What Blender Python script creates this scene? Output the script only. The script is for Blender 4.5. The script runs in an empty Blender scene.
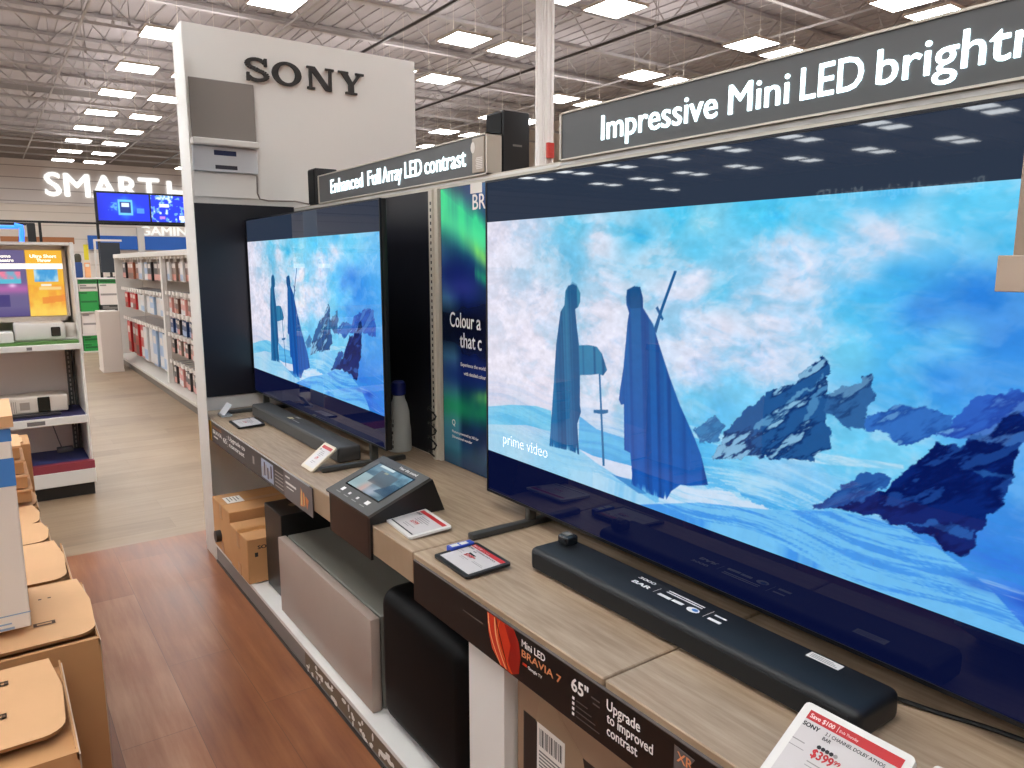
import bpy, bmesh, math, random
import numpy as np
from mathutils import Vector, Matrix
random.seed(7)
SC = bpy.context.scene
COL = SC.collection

# ------------------------------------------------------------------ materials
def lin(c):
    return tuple(((x / 255.0) / 12.92 if x / 255.0 <= 0.04045 else ((x / 255.0 + 0.055) / 1.055) ** 2.4) for x in c)

MATS = {}
def mat(name, rgb, rough=0.5, metal=0.0, emit=None, strength=1.0, noise=0.0, nscale=30.0, spec=0.5, coat=0.0, alpha=1.0, trans=0.0, bump=0.0):
    if name in MATS: return MATS[name]
    m = bpy.data.materials.new(name); m.use_nodes = True
    nt = m.node_tree; b = nt.nodes['Principled BSDF']
    c = lin(rgb) + (1,)
    b.inputs['Base Color'].default_value = c
    b.inputs['Roughness'].default_value = rough
    b.inputs['Metallic'].default_value = metal
    b.inputs['Specular IOR Level'].default_value = spec
    b.inputs['Coat Weight'].default_value = coat
    b.inputs['Transmission Weight'].default_value = trans
    if emit:
        b.inputs['Emission Color'].default_value = lin(emit) + (1,)
        b.inputs['Emission Strength'].default_value = strength
    if noise or bump:
        tc = nt.nodes.new('ShaderNodeTexCoord'); n = nt.nodes.new('ShaderNodeTexNoise')
        n.inputs['Scale'].default_value = nscale; n.inputs['Detail'].default_value = 5
        nt.links.new(tc.outputs['Object'], n.inputs['Vector'])
        if noise:
            mx = nt.nodes.new('ShaderNodeMix'); mx.data_type = 'RGBA'
            lo = tuple(v * (1 - noise) for v in c[:3]) + (1,); hi = tuple(min(1, v * (1 + noise)) for v in c[:3]) + (1,)
            mx.inputs['A'].default_value = lo; mx.inputs['B'].default_value = hi
            nt.links.new(n.outputs['Fac'], mx.inputs['Factor']); nt.links.new(mx.outputs['Result'], b.inputs['Base Color'])
        if bump:
            bp = nt.nodes.new('ShaderNodeBump'); bp.inputs['Strength'].default_value = bump; bp.inputs['Distance'].default_value = 0.002
            nt.links.new(n.outputs['Fac'], bp.inputs['Height']); nt.links.new(bp.outputs['Normal'], b.inputs['Normal'])
    MATS[name] = m
    return m

def planks(name, c1, c2, c3, along_y, pw, pl, rough, streak=0.5, gloss_noise=0.0, seam=(60, 45, 38), spec=0.5, fine=1.0):
    """wood planks: brick pattern for the boards, stretched noise for the grain"""
    m = bpy.data.materials.new(name); m.use_nodes = True
    nt = m.node_tree; N = nt.nodes; L = nt.links; b = N['Principled BSDF']
    tc = N.new('ShaderNodeTexCoord'); mp = N.new('ShaderNodeMapping')
    if along_y: mp.inputs['Rotation'].default_value = (0, 0, math.pi / 2)
    L.new(tc.outputs['Object'], mp.inputs['Vector'])
    br = N.new('ShaderNodeTexBrick'); br.offset = 0.37; br.squash = 1.0
    br.inputs['Scale'].default_value = 1.0; br.inputs['Brick Width'].default_value = pl; br.inputs['Row Height'].default_value = pw
    br.inputs['Mortar Size'].default_value = 0.0012; br.inputs['Mortar Smooth'].default_value = 0.3; br.inputs['Bias'].default_value = 0.0
    br.inputs['Color1'].default_value = (0, 0, 0, 1); br.inputs['Color2'].default_value = (1, 1, 1, 1); br.inputs['Mortar'].default_value = (.5, .5, .5, 1)
    L.new(mp.outputs['Vector'], br.inputs['Vector'])
    mp2 = N.new('ShaderNodeMapping'); mp2.inputs['Scale'].default_value = (1.2*fine, 14*fine, 1)
    L.new(mp.outputs['Vector'], mp2.inputs['Vector'])
    n1 = N.new('ShaderNodeTexNoise'); n1.inputs['Scale'].default_value = 1.6; n1.inputs['Detail'].default_value = 7; n1.inputs['Roughness'].default_value = 0.62
    L.new(mp2.outputs['Vector'], n1.inputs['Vector'])
    n2 = N.new('ShaderNodeTexNoise'); n2.inputs['Scale'].default_value = 2.2; n2.inputs['Detail'].default_value = 4
    L.new(mp.outputs['Vector'], n2.inputs['Vector'])
    def math_(op, a, bb):
        q = N.new('ShaderNodeMath'); q.operation = op
        for i, s in enumerate((a, bb)):
            if isinstance(s, (int, float)): q.inputs[i].default_value = s
            else: L.new(s, q.inputs[i])
        return q.outputs[0]
    sep = N.new('ShaderNodeSeparateColor'); L.new(br.outputs['Color'], sep.inputs['Color'])
    f = math_('ADD', math_('MULTIPLY', n1.outputs['Fac'], streak), math_('MULTIPLY', n2.outputs['Fac'], 0.45))
    f = math_('ADD', f, math_('MULTIPLY', sep.outputs[0], 0.22))
    f = math_('SUBTRACT', f, 0.11 + streak * 0.5 - 0.28)
    rp = N.new('ShaderNodeValToRGB'); e = rp.color_ramp.elements
    e[0].position = 0.25; e[0].color = lin(c1) + (1,); e[1].position = 0.8; e[1].color = lin(c3) + (1,)
    k = e.new(0.52); k.color = lin(c2) + (1,)
    L.new(f, rp.inputs['Fac'])
    mx = N.new('ShaderNodeMix'); mx.data_type = 'RGBA'; mx.inputs['B'].default_value = lin(seam) + (1,)
    L.new(rp.outputs['Color'], mx.inputs['A'])
    L.new(math_('MULTIPLY', br.outputs['Fac'], 0.6), mx.inputs['Factor'])
    L.new(mx.outputs['Result'], b.inputs['Base Color'])
    b.inputs['Specular IOR Level'].default_value = spec
    if gloss_noise:
        L.new(math_('ADD', math_('MULTIPLY', n2.outputs['Fac'], gloss_noise), rough - gloss_noise / 2), b.inputs['Roughness'])
    else: b.inputs['Roughness'].default_value = rough
    bp = N.new('ShaderNodeBump'); bp.inputs['Strength'].default_value = 0.15; bp.inputs['Distance'].default_value = 0.002
    L.new(n1.outputs['Fac'], bp.inputs['Height']); L.new(bp.outputs['Normal'], b.inputs['Normal'])
    return m

def striped(name, c1, c2, axis, period, rough=0.6, duty=0.1):
    """flat boards with thin dark grooves along one axis"""
    m = bpy.data.materials.new(name); m.use_nodes = True
    nt = m.node_tree; N = nt.nodes; L = nt.links; b = N['Principled BSDF']
    tc = N.new('ShaderNodeTexCoord'); sp = N.new('ShaderNodeSeparateXYZ'); L.new(tc.outputs['Object'], sp.inputs[0])
    d = N.new('ShaderNodeMath'); d.operation = 'DIVIDE'; d.inputs[1].default_value = period; L.new(sp.outputs[axis], d.inputs[0])
    fr = N.new('ShaderNodeMath'); fr.operation = 'FRACT'; L.new(d.outputs[0], fr.inputs[0])
    lt = N.new('ShaderNodeMath'); lt.operation = 'LESS_THAN'; lt.inputs[1].default_value = duty; L.new(fr.outputs[0], lt.inputs[0])
    mx = N.new('ShaderNodeMix'); mx.data_type = 'RGBA'; mx.inputs['A'].default_value = lin(c1) + (1,); mx.inputs['B'].default_value = lin(c2) + (1,)
    L.new(lt.outputs[0], mx.inputs['Factor']); L.new(mx.outputs['Result'], b.inputs['Base Color']); b.inputs['Roughness'].default_value = rough
    return m

def attr_mat(name, strength, rough, base=(4, 5, 8), emissive=True, coat=0.0, spec=0.5):
    m = bpy.data.materials.new(name); m.use_nodes = True
    nt = m.node_tree; b = nt.nodes['Principled BSDF']
    a = nt.nodes.new('ShaderNodeAttribute'); a.attribute_name = 'picture'
    b.inputs['Roughness'].default_value = rough; b.inputs['Specular IOR Level'].default_value = spec; b.inputs['Coat Weight'].default_value = coat
    if emissive:
        b.inputs['Base Color'].default_value = lin(base) + (1,)
        nt.links.new(a.outputs['Color'], b.inputs['Emission Color']); b.inputs['Emission Strength'].default_value = strength
    else: nt.links.new(a.outputs['Color'], b.inputs['Base Color'])
    return m

# ------------------------------------------------------------------ mesh building
class MB:
    def __init__(s, o=(0, 0, 0)):
        s.v = []; s.f = []; s.m = []; s.o = Vector(o)
    def add(s, vs, fs, mi=0):
        k = len(s.v); s.v += [tuple(Vector(v) - s.o) for v in vs]; s.f += [tuple(k + i for i in f) for f in fs]; s.m += [mi] * len(fs); return s
    def box(s, x0, y0, z0, x1, y1, z1, mi=0):
        x0, x1 = sorted((x0, x1)); y0, y1 = sorted((y0, y1)); z0, z1 = sorted((z0, z1))
        return s.add([(x0,y0,z0),(x1,y0,z0),(x1,y1,z0),(x0,y1,z0),(x0,y0,z1),(x1,y0,z1),(x1,y1,z1),(x0,y1,z1)],
                     [(0,3,2,1),(4,5,6,7),(0,1,5,4),(1,2,6,5),(2,3,7,6),(3,0,4,7)], mi)
    def bm(s, bm, mi=0):
        bm.verts.ensure_lookup_table(); bm.verts.index_update()
        s.add([v.co for v in bm.verts], [[v.index for v in f.verts] for f in bm.faces], mi); bm.free(); return s
    def rbox(s, x0, y0, z0, x1, y1, z1, r=0.005, seg=2, mi=0, axis=None):
        """box with rounded edges; axis = 'x','y','z' rounds only the edges along that axis"""
        b = bmesh.new(); bmesh.ops.create_cube(b, size=1)
        for v in b.verts: v.co = ((x0+x1)/2 + v.co.x*abs(x1-x0), (y0+y1)/2 + v.co.y*abs(y1-y0), (z0+z1)/2 + v.co.z*abs(z1-z0))
        es = list(b.edges)
        if axis is not None:
            k = 'xyz'.index(axis); es = [e for e in es if abs((e.verts[0].co - e.verts[1].co)[k]) > 1e-6]
        bmesh.ops.bevel(b, geom=es, offset=r, segments=seg, profile=0.5, affect='EDGES')
        return s.bm(b, mi)
    def tube(s, pts, r, n=8, mi=0, caps=True, r2=None):
        pts = [Vector(p) for p in pts]; rings = []
        for i, p in enumerate(pts):
            t = (pts[min(i+1, len(pts)-1)] - pts[max(i-1, 0)]).normalized()
            a = Vector((0,0,1)) if abs(t.z) < 0.9 else Vector((1,0,0))
            u = t.cross(a).normalized(); w = t.cross(u)
            rr = r if r2 is None else r + (r2 - r) * i / (len(pts)-1)
            rings.append([p + u*math.cos(2*math.pi*k/n)*rr + w*math.sin(2*math.pi*k/n)*rr for k in range(n)])
        vs = [v for R in rings for v in R]; fs = []
        for i in range(len(pts)-1):
            for k in range(n): fs.append((i*n+k, i*n+(k+1)%n, (i+1)*n+(k+1)%n, (i+1)*n+k))
        if caps: fs += [tuple(range(n))[::-1], tuple((len(pts)-1)*n + k for k in range(n))]
        return s.add(vs, fs, mi)
    def lathe(s, prof, c=(0,0,0), n=20, mi=0):
        vs = []; fs = []
        for r, z in prof: vs += [(c[0]+r*math.cos(2*math.pi*k/n), c[1]+r*math.sin(2*math.pi*k/n), c[2]+z) for k in range(n)]
        for i in range(len(prof)-1):
            for k in range(n): fs.append((i*n+k, i*n+(k+1)%n, (i+1)*n+(k+1)%n, (i+1)*n+k))
        fs += [tuple(range(n))[::-1], tuple((len(prof)-1)*n+k for k in range(n))]
        return s.add(vs, fs, mi)
    def prism(s, poly, h0, h1, fr=None, mi=0):
        """extrude a 2-D polygon (u,v) from h0 to h1 along the frame's normal"""
        O, X, Y, Z = fr or ((0,0,0),(1,0,0),(0,1,0),(0,0,1)); O=Vector(O); X=Vector(X); Y=Vector(Y); Z=Vector(Z)
        n = len(poly); vs = [O + X*u + Y*v + Z*h0 for u, v in poly] + [O + X*u + Y*v + Z*h1 for u, v in poly]
        fs = [tuple(range(n))[::-1], tuple(range(n, 2*n))] + [(i, (i+1)%n, n+(i+1)%n, n+i) for i in range(n)]
        return s.add(vs, fs, mi)
    def quad(s, fr, u0, v0, u1, v1, h=0.0006, mi=0):
        O, X, Y, Z = [Vector(a) for a in fr]
        return s.add([O+X*u+Y*v+Z*h for u, v in ((u0,v0),(u1,v0),(u1,v1),(u0,v1))], [(0,1,2,3)], mi)
    def text(s, fr, string, u, v, cap, width=None, mi=0, depth=0.0, bold=0.0, h=0.0008, right=False):
        vs, fs, w = glyphs(string, 0.0, depth)
        sc = cap / CAP; sx = sc if width is None else width / max(w, 1e-6)
        O, X, Y, Z = [Vector(a) for a in fr]; u0 = u - w*sx if right else u
        offs = [(0, 0)] if not bold else [(-bold, 0), (bold, 0), (0, bold*0.7), (0, -bold*0.7)]
        for k, (dx, dy) in enumerate(offs):
            s.add([O + X*(u0 + (p[0]+dx)*sx) + Y*(v + (p[1]+dy)*sc) + Z*(h + (p[2] + depth) + 0.00004*k) for p in vs], fs, mi)
        return s
    def build(s, name, mats, parent=None, loc=None, smooth=False, frame=None):
        me = bpy.data.meshes.new(name); me.from_pydata(s.v, [], s.f)
        if not isinstance(mats, (list, tuple)): mats = [mats]
        for m in mats: me.materials.append(m)
        me.polygons.foreach_set('material_index', s.m)
        if smooth:
            me.polygons.foreach_set('use_smooth', [True]*len(s.f)); me.set_sharp_from_angle(angle=math.radians(35))
        me.update()
        o = bpy.data.objects.new(name, me); COL.objects.link(o)
        if parent is not None: o.parent = parent
        elif frame is not None: o.matrix_world = frame_mat(frame)
        else: o.location = loc if loc is not None else s.o
        return o

def frame_mat(fr):
    O, X, Y, Z = [Vector(a) for a in fr]
    return Matrix(((X.x,Y.x,Z.x,O.x),(X.y,Y.y,Z.y,O.y),(X.z,Y.z,Z.z,O.z),(0,0,0,1)))

_G = {}
def glyphs(string, bold=0.0, depth=0.0):
    key = (string, bold, depth)
    if key in _G: return _G[key]
    cu = bpy.data.curves.new('t', 'FONT'); cu.body = string; cu.size = 1.0; cu.offset = bold; cu.extrude = 0.0; cu.resolution_u = 3
    o = bpy.data.objects.new('t', cu); COL.objects.link(o)
    dg = bpy.context.evaluated_depsgraph_get(); dg.update()
    me = bpy.data.meshes.new_from_object(o.evaluated_get(dg))
    vs = [tuple(v.co) for v in me.vertices]; fs = [tuple(p.vertices) for p in me.polygons]
    x0 = min((v[0] for v in vs), default=0); vs = [(v[0]-x0, v[1], 0.0) for v in vs]; w = max((v[0] for v in vs), default=0)
    if depth:
        # raise the letters: a second copy of the outline edges as side walls
        cnt = {}
        for f in fs:
            for i in range(len(f)):
                a, b = f[i], f[(i+1) % len(f)]; cnt[(a, b)] = cnt.get((a, b), 0) + 1
        n = len(vs); side = []
        for (a, b) in cnt:
            if (b, a) not in cnt: side.append((a, n + a, n + b, b))
        vs = vs + [(v[0], v[1], -depth) for v in vs]; fs = fs + side
    bpy.data.objects.remove(o); bpy.data.curves.remove(cu); bpy.data.meshes.remove(me)
    _G[key] = (vs, fs, w); return _G[key]
CAP = max(v[1] for v in glyphs('H')[0])

# frames: (origin, right, up, normal)
def F_aisle(x, y, z): return ((x,y,z),(0,-1,0),(0,0,1),(-1,0,0))     # faces the aisle (-x)
def F_front(x, y, z): return ((x,y,z),(1,0,0),(0,0,1),(0,-1,0))      # faces -y
def F_up(x, y, z): return ((x,y,z),(0,-1,0),(1,0,0),(0,0,1))         # lies flat, read from the aisle
def F_plus(x, y, z): return ((x,y,z),(0,1,0),(0,0,1),(1,0,0))        # faces +x
LOC = ((0,0,0),(1,0,0),(0,1,0),(0,0,1))

def tag(o, label, cat=None, group=None, kind=None):
    o['label'] = label
    if cat: o['category'] = cat
    if group: o['group'] = group
    if kind: o['kind'] = kind
    return o
def thing(name, label, cat, loc=(0,0,0), group=None, frame=None):
    o = bpy.data.objects.new(name, None); COL.objects.link(o); o.empty_display_size = 0.05
    if frame is not None: o.matrix_world = frame_mat(frame)
    else: o.location = loc
    return tag(o, label, cat, group)
def struct(name, mb, m, label, smooth=False):
    o = mb.build(name, m, smooth=smooth); return tag(o, label, kind='structure')
def copy_tree(o, parent=None):
    c = o.copy(); COL.objects.link(c)
    if parent is not None: c.parent = parent
    for ch in [k for k in bpy.data.objects if k.parent == o]: copy_tree(ch, c)
    return c

# ------------------------------------------------------------------ palette
WHITE = mat('white_laminate', (226, 222, 216), 0.45, noise=0.02, nscale=3)
WHITE2 = mat('white_powder_coat', (216, 210, 203), 0.5)
BLACK = mat('black_plastic', (14, 14, 15), 0.42)
BLACKG = mat('gloss_black_plastic', (10, 10, 12), 0.12)
BLACKM = mat('matte_black_fabric', (12, 13, 15), 0.85, noise=0.3, nscale=400)
BOARD = mat('dark_backboard', (26, 26, 34), 0.32, noise=0.1, nscale=4)
STRIP = mat('dark_printed_strip', (18, 14, 15), 0.35)
STRIP2 = mat('grey_printed_strip', (62, 54, 52), 0.4)
GREY = mat('grey_plastic', (120, 116, 110), 0.5)
DGREY = mat('dark_grey_metal', (52, 50, 48), 0.4, metal=0.3)
STEEL = mat('painted_steel', (172, 170, 172), 0.55)
TRIM = mat('satin_trim', (205, 196, 182), 0.35, metal=0.2)
INK = mat('white_ink', (235, 232, 228), 0.5)
INKD = mat('dark_ink', (30, 28, 30), 0.6)
INKG = mat('grey_ink', (110, 106, 104), 0.6)
RED = mat('red_print', (190, 36, 40), 0.45)
ORANGE = mat('orange_print', (222, 130, 70), 0.45)
PAPER = mat('label_paper', (228, 222, 214), 0.6)
SCRN = mat('epaper', (205, 198, 196), 0.35)
CARD = mat('corrugated_card', (222, 172, 124), 0.75, noise=0.1, nscale=6)
CARDSHADE = mat('shaded_card', (196, 144, 94), 0.75, noise=0.12, nscale=6)  # darker copy of the card, shade on carton bodies put into the colour
CARDEDGE = mat('cut_card_edge', (150, 104, 62), 0.9, noise=0.3, nscale=200)
BLUEP = mat('blue_print', (70, 134, 206), 0.5)
GLOWT = mat('lit_letter', (240, 250, 255), 0.4, emit=(226, 250, 255), strength=2.2)
GLOWW = mat('lit_wall_letter', (120, 120, 120), 0.4, emit=(255, 255, 252), strength=1.05)
DESK = planks('greige_oak_laminate', (150, 124, 98), (178, 154, 128), (198, 178, 154), True, 5.0, 9.0, 0.42, streak=0.85, seam=(150, 124, 98), fine=3.2)
FLOORB = planks('red_brown_vinyl_plank', (112, 60, 36), (148, 92, 58), (180, 132, 98), True, 0.23, 1.25, 0.34, streak=0.6, gloss_noise=0.22)
FLOORG = planks('greige_vinyl_plank', (122, 99, 78), (146, 122, 97), (164, 141, 117), False, 0.21, 1.3, 0.42, streak=0.5, seam=(104, 88, 74))
# ================================================================== the setting
XW = -34.0
b = MB(); b.box(XW, 4.46, -0.1, 16, 34, 0, 0); b.box(XW, -6, -0.1, 16, 4.46, 0, 1)
struct('floor', b, [FLOORG, FLOORB], 'red-brown plank floor in front, greige plank floor beyond')
DECK = mat('roof_deck', (178, 175, 180), 0.8, noise=0.12, nscale=1.5)
b = MB()
for k in range(167):                                     # ribbed metal deck, ribs along the aisle
    x = XW + k*0.3
    b.box(x, -6, 6.22, x+0.19, 34, 6.3); b.box(x+0.19, -6, 6.245, x+0.3, 34, 6.34)
struct('ceiling', b, DECK, 'ribbed grey-brown metal roof deck')
SIDING = striped('grey_siding', (216, 208, 204), (160, 150, 146), 2, 0.43, 0.7, 0.07)
SIDING2 = striped('beige_siding', (226, 214, 202), (196, 182, 168), 2, 0.5, 0.7, 0.05)
b = MB(); b.box(XW, 34, 0, 16, 34.2, 3.78, 1); b.box(XW, 33.9, 3.78, 16, 34.2, 5.42, 0); b.box(XW, 34, 5.42, 16, 34.2, 6.34, 2)
struct('wall_back', b, [SIDING, SIDING2, mat('upper_wall', (150, 142, 138), 0.8)], 'far wall of horizontal grey siding over beige siding')
WALL = mat('painted_wall', (200, 190, 180), 0.7)
b = MB(); b.box(XW-0.2, -6, 0, XW, 34, 6.34); struct('wall_left', b, WALL, 'plain side wall of the shop beyond the left aisles')
b = MB(); b.box(16, -6, 0, 16.2, 34, 6.34); struct('wall_right', b, WALL, 'plain side wall of the shop beyond the display wall')
b = MB(); b.box(XW, -6.2, 0, 16, -6, 6.34); struct('wall_front', b, WALL, 'plain wall at the near end of the shop')
b = MB(); b.box(0.75, 33.86, 2.32, 3.13, 33.998, 2.57); struct('trim_1', b, mat('orange_band', (176, 110, 64), 0.5), 'orange-brown band low on the far wall')
b = MB()
b.box(3.6, 33.8, 2.12, 5.35, 33.998, 2.66); b.box(5.62, 33.8, 2.12, 12, 33.998, 2.66)
struct('trim_2', b, mat('blue_band', (24, 96, 190), 0.5), 'bright blue band under the second wall sign')
b = MB(); b.box(5.36, 33.75, 0, 5.61, 33.998, 3.0); struct('trim_3', b, WHITE2, 'white upright dividing the blue band')
# steel above: open-web joists across, bridging lines along the aisle
for j in range(19):
    y = 2.1 + 1.83*j; b = MB(); n = 23
    b.box(XW, y-0.05, 6.14, 16, y+0.05, 6.2); b.box(XW, y-0.045, 5.52, 16, y+0.045, 5.57)
    if y < 27:
        for k in range(n*2):
            x0 = -12 + k*28/(n*2); x1 = x0 + 28/(n*2); za, zb = (5.55, 6.16) if k % 2 == 0 else (6.16, 5.55)
            b.tube([(x0, y, za), (x1, y, zb)], 0.014, 4, caps=False)
    tag(b.build('ceiling_joist', STEEL), 'open-web steel joist crossing under the roof deck', kind='structure')
for x, z in ((-3.1, 5.5), (1.72, 5.44), (4.6, 5.5), (8.2, 5.5), (11.8, 5.5)):
    b = MB(); b.box(x-0.016, -5.9, z-0.016, x+0.016, 33.9, z+0.016)
    tag(b.build('ceiling_bridging', STEEL), 'thin steel line running along the shop under the joists', kind='structure')
for y in (21.2,):
    b = MB(); b.box(-12, y-0.05, 5.5, 3.2, y+0.05, 5.62)
    tag(b.build('ceiling_girder', mat('girder_grey', (150, 148, 148), 0.5)), 'thick dark steel girder across the roof', kind='structure')
for x, y0, y1 in ((6.0, 6, 33), (9.2, 6, 33)):
    b = MB(); b.tube([(x, y0, 5.32), (x, y1, 5.32)], 0.025, 6)
    tag(b.build('ceiling_conduit', DGREY), 'dark conduit running along under the roof', kind='structure')
for x, y, z0 in ((1.9, 12.6, 4.95), (2.1, 12.5, 5.0), (1.75, 14.5, 4.4), (1.5, 17.5, 4.3), (2.0, 17.0, 4.5), (1.2, 19.5, 4.2), (1.9, 20.0, 4.4), (6.7, 9.6, 4.6), (5.6, 8.8, 4.3), (9.0, 12.4, 4.5), (8.4, 8.2, 4.7), (10.2, 9.9, 4.4), (12.2, 8.8, 4.3), (13.0, 7.4, 4.6)):
    b = MB(); z0 = max(z0, 5.0); b.tube([(x, y, z0), (x, y, 6.2)], 0.007, 6); b.tube([(x, y, z0), (x, y, z0-0.05)], 0.02, 8)
    tag(b.build('ceiling_drop_pipe', STEEL), 'thin dark pipe dropping from the roof deck', kind='structure')
# pillar beyond the display wall, wrapped in white fluted cladding
px, py = 5.51, 7.11
b = MB(); b.box(px-0.07, py-0.08, 0, px+0.07, py+0.08, 6.2); b.box(px-0.09, py-0.06, 0, px+0.09, py+0.06, 6.2)
for dx in (-0.035, 0.035):
    b.tube([(px+dx, py-0.08, 0), (px+dx, py-0.08, 6.2)], 0.018, 8); 
for dy in (-0.03, 0.03):
    b.tube([(px-0.09, py+dy, 0), (px-0.09, py+dy, 6.2)], 0.016, 8)
struct('pillar_1', b, mat('pillar_cladding', (228, 222, 218), 0.5), 'white fluted pillar behind the display wall', True)

# ceiling lights, 2 ft square panels hung in paired rows
LAMP = mat('lamp_diffuser', (255, 252, 240), 0.5, emit=(246, 252, 255), strength=21.0)
LFRAME = mat('lamp_frame', (222, 216, 206), 0.5)
lf = MB(); S = 0.305
for a in ((-S-0.02, -S-0.02, S+0.02, -S), (-S-0.02, S, S+0.02, S+0.02), (-S-0.02, -S, -S, S), (S, -S, S+0.02, S)): lf.box(a[0], a[1], 0, a[2], a[3], 0.035)
lf.box(-S, -S, 0.022, S, S, 0.034)
for dx in (-0.2, 0.2): lf.box(dx-0.002, -0.002, 0.03, dx+0.002, 0.002, 1.2)
ld = MB(); ld.box(-S, -S, 0.004, S, S, 0.02)
lu = MB(); lu.box(-S+0.05, -S+0.05, 0.0345, S-0.05, S-0.05, 0.04)
LUP = mat('uplight_strip', (255, 240, 220), 0.5, emit=(255, 246, 240), strength=8.5)
proto = None
rowname = {2.64: 'left row beside the white partition', 3.57: 'right row beside the white partition',
           6.51: 'left row between partition and pillar', 7.43: 'right row between partition and pillar',
           10.38: 'left row beyond the pillar', 11.3: 'right row beyond the pillar',
           -1.33: 'nearest pair left of the aisle, left row', -0.4: 'nearest pair left of the aisle, right row'}
ordn = 'last,second last,third last,fourth last,fifth last,sixth last,seventh last,eighth last,ninth last,tenth last,eleventh last,twelfth last,thirteenth last,fourteenth last,fifteenth last'.split(',')
far_side = 'second third fourth fifth sixth seventh eighth'.split()
for i in range(7):
    rowname[round(-5.2-3.87*i, 2)] = '%s pair left of the aisle, left row' % far_side[i]; rowname[round(-4.28-3.87*i, 2)] = '%s pair left of the aisle, right row' % far_side[i]
for x, rn in rowname.items():
    for k in range(15):
        y = 29.85 - 2.425*k
        if (x in (2.64, 3.57) and y < 1.5) or (x < -9 and (y < 2 or y > 25)) or (x > 9 and y < 0): continue
        lab = '%s lit square ceiling panel, %s' % (ordn[k], rn)
        if proto is None:
            t = proto = thing('ceiling_light', lab, 'ceiling light', (x, y, 5.0), 'square ceiling lights')
            lf.build('frame', LFRAME, t); ld.build('diffuser', LAMP, t); lu.build('uplight', LUP, t)
        else:
            t = copy_tree(proto); t.location = (x, y, 5.0); t['label'] = lab

# ================================================================== far wall signs and screens
def wall_sign(name, label, words, cap, y, depth, bold, m):
    t = thing(name, label, 'wall sign', (words[0][1], y, words[0][2]))
    for w, x, z, width in words:
        b = MB((words[0][1], y, words[0][2])); b.text(F_front(x, y, z), w, 0, 0, cap, width, depth=depth, bold=bold, h=0.02)
        b.build('lettering', m, t)
    return t
wall_sign('wall_sign', 'large lit white letters SMART HOME on the far grey siding', [('SMART', 2.34, 4.13, 3.97), ('HOME', 6.64, 4.06, 3.5)], 0.84, 33.88, 0.06, 0.024, GLOWW)
wall_sign('wall_sign', 'smaller lit white letters GAMING above the blue band', [('GAMING', 5.5, 2.72, 2.2)], 0.34, 33.95, 0.05, 0.03, mat('dim_wall_letter', (90, 90, 90), 0.4, emit=(255, 252, 245), strength=0.9))

# blue double screen hung from a black truss line
def art_grid(nx, ny, fn):
    """a flat sheet of coloured points: fn(u, v) -> sRGB 0..255 arrays; returns linear colours"""
    u, v = np.meshgrid(np.linspace(0, 1, nx), np.linspace(0, 1, ny)); c = np.clip(fn(u, v), 0, 255)/255.0
    return np.where(c <= 0.04045, c/12.92, ((c+0.055)/1.055)**2.4)
def art_sheet(name, fr, w, h, cols, m, parent=None, us=None, vs=None):
    ny, nx = cols.shape[:2]; O, X, Y, Z = [np.array(a, float) for a in fr]
    us = np.linspace(0, w, nx) if us is None else us; vs = np.linspace(h, 0, ny) if vs is None else vs
    U, V = np.meshgrid(us, vs); P = O + U[..., None]*X + V[..., None]*Y
    me = bpy.data.meshes.new(name); idx = np.arange(nx*ny).reshape(ny, nx)
    f = np.stack([idx[1:, :-1], idx[1:, 1:], idx[:-1, 1:], idx[:-1, :-1]], -1).reshape(-1, 4); nf = len(f)
    me.vertices.add(nx*ny); me.vertices.foreach_set('co', P.reshape(-1).astype(np.float32))
    me.loops.add(nf*4); me.loops.foreach_set('vertex_index', f.reshape(-1).astype(np.int32))
    me.polygons.add(nf); me.polygons.foreach_set('loop_start', np.arange(0, nf*4, 4, dtype=np.int32)); me.update(calc_edges=True)
    at = me.color_attributes.new('picture', 'FLOAT_COLOR', 'POINT')
    at.data.foreach_set('color', np.concatenate([cols, np.ones((ny, nx, 1))], -1).reshape(-1).astype(np.float32))
    me.materials.append(m); o = bpy.data.objects.new(name, me); COL.objects.link(o)
    if parent is not None: o.parent = parent
    return o
rng = np.random.default_rng(11)
def fbm(u, v, fx, fy, octs=5, seed=0, gain=0.5):
    """smooth value noise 0..1"""
    g = np.random.default_rng(seed); out = 0; amp = 1; tot = 0
    for o in range(octs):
        nx = int(fx*2**o)+3; ny = int(fy*2**o)+3; T = g.random((ny, nx))
        x = np.clip(u, 0, 1)*fx*2**o; y = np.clip(v, 0, 1)*fy*2**o; xi = x.astype(int); yi = y.astype(int); tx = x-xi; ty = y-yi
        tx = tx*tx*(3-2*tx); ty = ty*ty*(3-2*ty)
        out = out + amp*((T[yi, xi]*(1-tx)+T[yi, xi+1]*tx)*(1-ty)+(T[yi+1, xi]*(1-tx)+T[yi+1, xi+1]*tx)*ty); tot += amp; amp *= gain
    return out/tot
SCREENM = attr_mat('lit_screen', 1.0, 0.022, base=(4, 5, 8), spec=0.32)
SCREENB = attr_mat('lit_sign_screen', 1.25, 0.3, base=(6, 7, 10))
def mix(c, d, t): t = np.clip(t, 0, 1)[..., None]; return c*(1-t) + np.array(d, float)*t
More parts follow.
